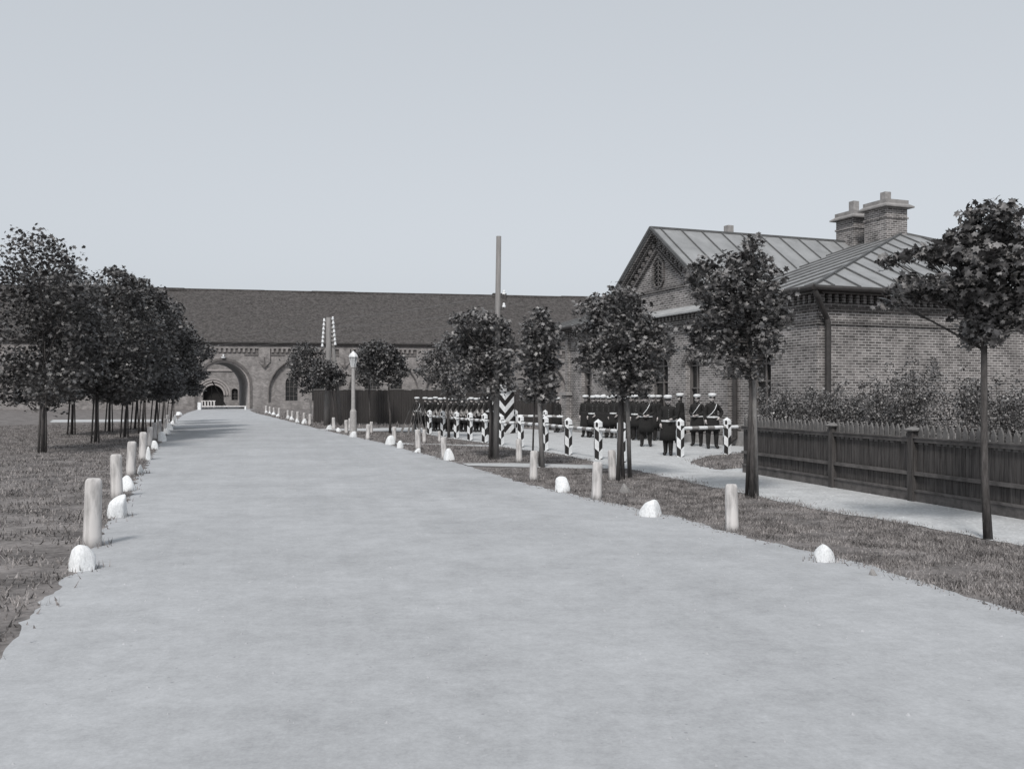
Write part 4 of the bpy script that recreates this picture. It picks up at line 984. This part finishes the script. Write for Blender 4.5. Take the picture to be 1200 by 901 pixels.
# ------------------------------------------------------------------ people
def skin_mesh(verts, edges, radii, sub=2, root=0):
    me = bpy.data.meshes.new('t'); me.from_pydata(verts, edges, [])
    o = bpy.data.objects.new('t', me); COL.objects.link(o)
    md_ = o.modifiers.new('s', 'SKIN'); ss = o.modifiers.new('u', 'SUBSURF'); ss.levels = sub; ss.render_levels = sub
    for i, v in enumerate(me.skin_vertices[0].data): v.radius = radii[i] if isinstance(radii[i], tuple) else (radii[i], radii[i]); v.use_root = (i == root)
    md_.use_smooth_shade = True; md_.branch_smoothing = .4
    dg = bpy.context.evaluated_depsgraph_get(); dg.update()
    out = bpy.data.meshes.new_from_object(o.evaluated_get(dg))
    V = [tuple(v.co) for v in out.vertices]; Fs = [tuple(p.vertices) for p in out.polygons]
    bpy.data.objects.remove(o); return V, Fs
def make_person(elL, wrL, elR, wrR, stance=.1, step=0.0, coatlen=.52, skatka=False, strap=True, belt=True, scab=False):
    """local: faces -Y, x to its left. returns dict of meshes"""
    parts = {}
    hip = .92
    aL = (stance, -step*.5, .1); aR = (-stance, step*.5, .1)
    V = [(0,0,hip),(0,0,1.08),(0,-.01,1.27),(0,0,1.40),(0,.0,1.47),(0,-.01,1.53),
         (.09,0,.86),(stance,-.015-step*.25,.48),aL,(stance+.03,-.15-step*.5,.045),
         (-.09,0,.86),(-stance,-.015+step*.25,.48),aR,(-stance-.03,-.15+step*.5,.045),
         (.17,0,1.39), elL, wrL, (-.17,0,1.39), elR, wrR]
    E = [(0,1),(1,2),(2,3),(3,4),(4,5),(0,6),(6,7),(7,8),(8,9),(0,10),(10,11),(11,12),(12,13),(3,14),(14,15),(15,16),(3,17),(17,18),(18,19)]
    Ra = [(.14,.1),(.13,.095),(.155,.11),(.11,.08),.058,.058,(.11,.11),.088,.062,.05,(.11,.11),.088,.062,.05,.06,.045,.032,.06,.045,.032]
    Vb, Fb = skin_mesh(V, E, Ra)
    mb = MB()
    for f in Fb:
        pass
    cent = [sum((Vector(Vb[i]) for i in f), Vector())/len(f) for f in Fb]
    base = len(mb.v); mb.v += Vb
    for f, c in zip(Fb, cent):
        mb.f.append(list(f)); mb.m.append(2 if c.z < .36 else (0 if c.z > 1.46 else 1))
    # head with brow, nose, mouth, chin, ears
    n1, n2 = 16, 12; hv = []; hc = Vector((0,-.015,1.605))
    for j in range(1, n2):
        th_ = math.pi*j/n2
        for i in range(n1):
            ph_ = 2*math.pi*i/n1; x = math.sin(th_)*math.cos(ph_); y_ = math.sin(th_)*math.sin(ph_); z = math.cos(th_)
            w_ = 1 - .22*max(0, -z)**1.5; fx = .076*x*w_; fy = .096*y_*(1-.1*max(0,-z)); fz = .118*z
            if y_ < -.7 and abs(x) < .25: 
                if -.35 < z < .1: fy -= .022*(1 - abs(z+.15)/.3)      # nose
                if .1 < z < .3: fy -= .004
            if y_ < -.5 and .05 < z < .25 and .2 < abs(x) < .6: fy += .008      # eye sockets
            hv.append((hc.x+fx, hc.y+fy, hc.z+fz))
    o_ = len(mb.v); mb.v += hv + [(hc.x,hc.y,hc.z+.118),(hc.x,hc.y,hc.z-.118)]
    for j in range(n2-2):
        for i in range(n1):
            f = (o_+j*n1+i, o_+(j+1)*n1+i, o_+(j+1)*n1+(i+1)%n1, o_+j*n1+(i+1)%n1); mb.f.append(list(f))
            c = sum((Vector(mb.v[q]) for q in f), Vector())/4
            mb.m.append(3 if (c.y > .02 and c.z > 1.56) else 0)
    for i in range(n1):
        mb.f.append([o_+i, o_+(i+1)%n1, len(mb.v)-2]); mb.m.append(3); mb.f.append([o_+(n2-2)*n1+(i+1)%n1, o_+(n2-2)*n1+i, len(mb.v)-1]); mb.m.append(0)
    for s in (-1, 1):
        mb.lathe([(.004,-.03),(.012,-.015),(.014,.01),(.006,.03)], (s*.08,0,1.6), 6, mi=0)
        mb.lathe([(.003,-.008),(.009,0),(.003,.008)], (s*.03,-.102,1.617), 6, mi=3)
    mb.box(-.024,.024,-.107,-.1,1.548,1.556,3); mb.box(-.03,.03,-.113,-.1,1.566,1.576,3)    # mouth, moustache
    # hands: palm, four unequal bent fingers, thumb on the side
    for el, wr, s in ((elL, wrL, 1), (elR, wrR, -1)):
        e = Vector(el); q = Vector(wr); d = (q-e).normalized(); side = Vector((0,-1,0)) - d*(-d.y)
        if side.length < .2: side = Vector((0,0,1)) - d*d.z
        side.normalize(); nr = d.cross(side)
        mb.tube([q-d*.02, q+d*.03, q+d*.085], [.026,.036,.034], 8, 0, )
        for k, L_ in enumerate((.068,.078,.072,.055)):
            o2 = q + d*.075 + side*(.027-.018*k); k1 = o2 + d*L_*.5 + nr*s*.006; k2 = o2 + d*L_*.85 + nr*s*.028
            mb.tube([o2, k1, k2], [.0098,.009,.007], 6, 0)
        t0 = q + d*.03 + side*.028; mb.tube([t0, t0+d*.03+side*.022, t0+d*.06+side*.026], [.012,.011,.008], 6, 0)
    mb.build('body_source', [M['skin'], M['coat'], M['boot'], M['hair']], smooth=True)
    src = bpy.data.objects['body_source']; parts['body'] = src.data; bpy.data.objects.remove(src); parts['body'].name = 'body'
    # coat: torso, sleeves, skirt
    V = [(0,0,1.0),(0,0,1.12),(0,-.012,1.28),(0,0,1.405),(0,0,1.5),(.165,0,1.385), elL, tuple(Vector(elL).lerp(Vector(wrL), .93)), (-.165,0,1.385), elR, tuple(Vector(elR).lerp(Vector(wrR), .93))]
    E = [(0,1),(1,2),(2,3),(3,4),(3,5),(5,6),(6,7),(3,8),(8,9),(9,10)]
    Ra = [(.185,.155),(.175,.15),(.195,.155),(.14,.115),.085,.08,.068,.05,.08,.068,.05]
    Vc, Fc = skin_mesh(V, E, Ra); mb = MB(); mb.v += Vc
    for f in Fc: mb.f.append(list(f)); mb.m.append(0)
    L_ = coatlen; prof = [(.235,1.0-L_),(.22,1.0-L_*.6),(.2,1.0-L_*.25),(.183,.98),(.18,1.1)]
    mb.lathe([(r, z) for r, z in prof], n=20, ex=1.08, ey=.86)
    for k in range(5): mb.lathe([(.001,0),(.009,.004),(.009,.01),(.001,.014)], (.03,-.138+.004*k,1.08+k*.065), 6, mi=1)
    mb.lathe([(.075,1.44),(.068,1.49),(.066,1.535),(.06,1.536)], n=14)
    mb.build('coat_source', [M['coat'], M['ledge']], smooth=True); src = bpy.data.objects['coat_source']; parts['coat'] = src.data; bpy.data.objects.remove(src); parts['coat'].name = 'coat'
    # cap: band, soft white crown, visor
    mb = MB(); mb.lathe([(.09,1.645),(.094,1.682),(.124,1.71),(.132,1.74),(.12,1.77),(.07,1.79),(.004,1.792)], (0,-.01,0), 18, 1, 1.08, mis=[1,0,0,0,0,0,0])
    fs = []; vs = []
    for k in range(9):
        t = math.pi + math.pi*k/8*1.0; vs += [(.088*math.cos(t), -.01+.095*math.sin(t), 1.655), (.098*math.cos(t), -.01+.145*math.sin(t), 1.632)]
    for k in range(8): fs.append((2*k, 2*k+1, 2*k+3, 2*k+2))
    mb.add(vs, fs, 1)
    mb.build('cap_source', [M['linen'], M['boot']], smooth=True); src = bpy.data.objects['cap_source']; parts['cap'] = src.data; bpy.data.objects.remove(src); parts['cap'].name = 'cap'
    def ring(nm, z, r0, hgt, m, ex=1.12, ey=.88):
        mb = MB(); mb.lathe([(r0,z-hgt/2),(r0+.008,z-hgt/2),(r0+.008,z+hgt/2),(r0,z+hgt/2)], n=24, ex=ex, ey=ey); mb.box(-.03,.03,-(r0+.008)*ey-.012,-(r0+.004)*ey,z-.03,z+.03)
        mb.build(nm+'_s', M[m]); src = bpy.data.objects[nm+'_s']; parts[nm] = src.data; bpy.data.objects.remove(src); parts[nm].name = nm
    if belt: ring('belt', 1.03, .184, .045, 'linen')
    def path(nm, pts, r, m, n=6, sx=1):
        mb = MB(); mb.tube(pts, r, n, sx=sx); mb.build(nm+'_s', M[m], smooth=True); src = bpy.data.objects[nm+'_s']; parts[nm] = src.data; bpy.data.objects.remove(src); parts[nm].name = nm
    if strap: path('shoulder_strap', [(.12,.03,1.475),(.11,-.11,1.42),(.04,-.17,1.28),(-.06,-.175,1.15),(-.17,-.1,1.04),(-.17,.08,1.04),(0,.17,1.2),(.1,.14,1.38),(.12,.03,1.475)], .012, 'linen')
    if skatka: path('rolled_greatcoat', [(.13,.02,1.47),(.12,-.13,1.4),(.03,-.19,1.25),(-.1,-.18,1.08),(-.2,-.06,.96),(-.19,.1,.97),(-.05,.19,1.15),(.1,.16,1.36),(.13,.02,1.47)], .055, 'greycloth', 10)
    if scab: path('scabbard', [(.2,.02,1.0),(.24,.08,.6),(.25,.12,.22)], .017, 'iron')
    return parts
down = dict(elL=(.23,.02,1.13), wrL=(.24,-.04,.9), elR=(-.23,.02,1.13), wrR=(-.24,-.04,.9))
clasp = dict(elL=(.25,.03,1.15), wrL=(.08,-.18,1.07), elR=(-.25,.03,1.15), wrR=(-.07,-.19,1.05))
akimbo = dict(elL=(.34,.05,1.17), wrL=(.19,-.09,1.0), elR=(-.23,.03,1.13), wrR=(-.24,-.1,.92))
hold = dict(elL=(.24,.02,1.14), wrL=(.13,-.2,1.08), elR=(-.24,.02,1.13), wrR=(-.2,-.1,.93))
rest = dict(elL=(.25,0,1.15), wrL=(.15,-.17,.95), elR=(-.24,.03,1.13), wrR=(-.22,-.08,.9))
KIND = {
 'att': make_person(**down), 'rank': make_person(**rest, skatka=True, strap=False), 'hands': make_person(**clasp, coatlen=.5, scab=False, stance=.13),
 'front': make_person(**hold, strap=False, coatlen=.55, step=.12, stance=.08, scab=True), 'akimbo': make_person(**akimbo, coatlen=.42, stance=.13),
 'great': make_person(**down, coatlen=.66, strap=False, belt=False), 'attb': make_person(**rest, strap=False, coatlen=.46), 'plain': make_person(**down, coatlen=.5, strap=False, belt=False),
}
def person(px, by, rz, kind, label, group=None, hgt=None, loc=None):
    p = G(px, by)
    root = thing('person', p, math.radians(rz), label, 'person', group)
    h_ = hgt or R.uniform(1.68, 1.8); root.scale = (h_/1.75*1.03,)*2 + (h_/1.75,)
    for nm, me in KIND[kind].items():
        o_ = bpy.data.objects.new(nm, me); COL.objects.link(o_); o_.parent = root
        if nm == 'cap': o_.rotation_euler = (0, 0, R.uniform(-.1,.1)); o_.location = (R.uniform(-.008,.008), R.uniform(-.01,.01), R.uniform(-.012,.006)); o_.scale = (R.uniform(.95,1.05),)*2 + (1,)
    return root
GA = 'soldiers drawn up before the board fence'; GBk = 'soldiers assembled beside the guardhouse'
person(488.5, 504, 40, 'att', 'soldier in white cap at the left end, behind the piled rifles', GA, 1.66)
for i in range(13):
    px = 498 + i*6.0
    person(px, 505.3+.12*i, 62+R.uniform(-10,10), 'rank', f'soldier with grey rolled coat, {ORD[i]} from left in the rank before the board fence', GA, R.uniform(1.6,1.68))
person(574, 509.5, 20, 'att', 'soldier standing right of the rank, half hidden by the trunk beside the pole', GA, 1.8)
person(653.5, 507, -60, 'great', 'lone man in long dark coat and white cap between two staked trees', None, 1.66)
person(686.5, 512.5, -25, 'great', 'man in long dark coat at the left end of the assembled soldiers', GBk, 1.76)
for i in range(9):
    person(695+i*6.4+R.uniform(-.8,.8), 513+.15*i, -30+R.uniform(-12,12), R.choice(['plain','plain','attb']), f'soldier in white cap, {ORD[i]} from left in front rank by guardhouse', GBk, R.uniform(1.7,1.78))
for i in range(6):
    person(699+i*8.4+R.uniform(-.8,.8), 509.5+.1*i, -25+R.uniform(-12,12), 'plain', f'soldier in white cap, {ORD[i]} from left in rear rank by guardhouse', GBk, R.uniform(1.72,1.8))
cl = [(746,516,'attb',-30,'just left of the man clasping his belt'),(765,516.5,'plain',-40,'between the two men standing out in front'),(772,515,'attb',-60,'looking left behind the foremost man'),(777,513,'plain',-35,'half hidden directly behind the foremost man'),
      (758,510.5,'plain',-30,'behind the man clasping his belt'),(768,509,'plain',-45,'tallest at the back of the group'),(788,511,'plain',-50,'at back right, close to the wall'),(750,511.5,'attb',-20,'at the back, under the tree crown')]
cl += [(737,514,'plain',-25,'at the near end of the front rank'),(743,512,'plain',-35,'looking past the end of the front rank'),(761,513.5,'attb',-20,'in the middle of the loose group'),(770.5,512,'plain',-30,'in the middle of the group behind the foremost man'),
       (782,510.5,'plain',-45,'right of centre at the back of the group'),(792,513.5,'plain',-60,'facing left beside the man in greatcoat'),(753,514.5,'plain',-50,'squeezed left of the stout man'),(764,508,'plain',-15,'farthest back in the group, by the wall')]
for px, by, kd, rz, lab in cl: person(px, by, rz, kd, 'soldier in white cap ' + lab, GBk, 1.86 if by < 512 else 1.76)
for i in range(5):
    person(703+i*8.6+R.uniform(-1,1), 507.5, -25+R.uniform(-15,15), 'plain', f'soldier in white cap, {ORD[i]} from left in third rank near the wall', GBk, R.uniform(1.76,1.84))
person(757, 523.5, -8, 'hands', 'stout man clasping his white belt in front of the ranks', None, 1.78)
person(783, 534, -18, 'front', 'foremost man in long dark coat with sheathed sabre, left of striped post', None, 1.74)
person(797, 519.5, -120, 'great', 'man in long dark greatcoat turned away behind the foremost man', None, 1.82)
person(817, 523, -30, 'hands', 'soldier with hands at his white belt by the tall guardhouse window', None, 1.78)
person(834.5, 526, 6, 'akimbo', 'soldier with arm akimbo and white cross strap before the brick wall', None, 1.8)

# rifles: leaned together
def rifle_proto():
    root = thing('rifle', (0,0,0), 0, 'rifle', 'rifle', 'rifles piled before the board fence')
    m_ = MB(); m_.tube([(0,0,.45),(0,0,1.3)], [.018,.014], 6); m_.tube([(0,.0,1.3),(.012,0,1.62)], [.009,.005], 5); m_.build('barrel', M['iron'], root)
    m_ = MB(); m_.bar((0,.0,0),(0,0.0,.3),.035,.1); m_.bar((0,0,.28),(0,0,.5),.03,.05); m_.tube([(0,.012,.45),(0,.01,1.15)], .022, 6); m_.build('stock', M['stake'], root)
    return root
rp = rifle_proto(); first = True
spots = [(478,509,486,474),(483,508.5,488,474),(492,508.5,488.5,474),(498,508.5,489,474),(484,506,493,473),(491,506,496,473),(500,506.5,496,473),(504,505.5,497,474),(470,507.5,481,478)]
names = ['leftmost of those leaning in the first pile','second in the first pile','third in the first pile','rightmost in the first pile','leftmost in the second pile','second in the second pile','third in the second pile','rightmost in the second pile','fallen low at the far left of the piles']
for (x0_, y0_, x1_, y1_), nm in zip(spots, names):
    o_ = rp if first else copy_tree(rp); first = False
    a = G(x0_, y0_); b_ = AT(x1_, y1_, a.y+.25); d = (b_-a).normalized()
    o_.location = a; o_.rotation_euler = Vector((0,0,1)).rotation_difference(d).to_euler(); o_['label'] = 'rifle with bayonet, ' + nm

for i in range(13):
    o_ = copy_tree(rp); a = G(498+i*6.0-1, 505.3+.12*i); o_.location = a + Vector((-.1, -.3, .8)); d = Vector((.5+R.uniform(-.08,.08), .3, .8)).normalized()
    o_.rotation_euler = Vector((0,0,1)).rotation_difference(d).to_euler(); o_.scale = (1.3, 1.3, .75)
    o_['group'] = 'rifles carried by the rank before the fence'; o_['label'] = f'slanted rifle carried by the {ORD[i]} soldier from left before the board fence'

# ------------------------------------------------------------------ camera, light, world
cam = bpy.data.cameras.new('camera'); co_ = bpy.data.objects.new('camera', cam); COL.objects.link(co_)
co_.location = (0, 0, H); co_.rotation_euler = (math.pi/2, 0, 0); cam.sensor_width = 36; cam.lens = 36*F/1200; cam.shift_y = (HY-450.5)/1200
cam.clip_end = 5000; cam.clip_start = .1; sc.camera = co_
az = math.radians(-168)      # direction the light comes from, clockwise from +Y
el = math.radians(46)
sd = Vector((math.sin(az)*math.cos(el), math.cos(az)*math.cos(el), math.sin(el)))
su = bpy.data.lights.new('sun', 'SUN'); su.energy = 2.5; su.angle = math.radians(10); su.color = (1, .965, .93)
so_ = bpy.data.objects.new('sun', su); COL.objects.link(so_); so_.rotation_euler = sd.to_track_quat('Z', 'Y').to_euler(); so_.location = (-20,-20,40)
wd = bpy.data.worlds.new('World'); sc.world = wd; wd.use_nodes = True; n = wd.node_tree.nodes; l = wd.node_tree.links
bg = n['Background']; sk_ = n.new('ShaderNodeTexSky'); sk_.sky_type = 'NISHITA'; sk_.sun_disc = False; sk_.sun_elevation = el; sk_.sun_rotation = az
sk_.air_density = 1.0; sk_.dust_density = 3; sk_.ozone_density = 1
hs = n.new('ShaderNodeHueSaturation'); hs.inputs['Saturation'].default_value = .12; l.new(sk_.outputs[0], hs.inputs['Color'])
mx = n.new('ShaderNodeMix'); mx.data_type = 'RGBA'; mx.inputs['Factor'].default_value = .6; mx.inputs['B'].default_value = (5.3, 5.78, 6.35, 1)
l.new(hs.outputs[0], mx.inputs['A']); l.new(mx.outputs['Result'], bg.inputs['Color']); bg.inputs['Strength'].default_value = .125
sc.view_settings.view_transform = 'Standard'; sc.view_settings.look = 'None'; sc.view_settings.gamma = 1; sc.view_settings.exposure = 0
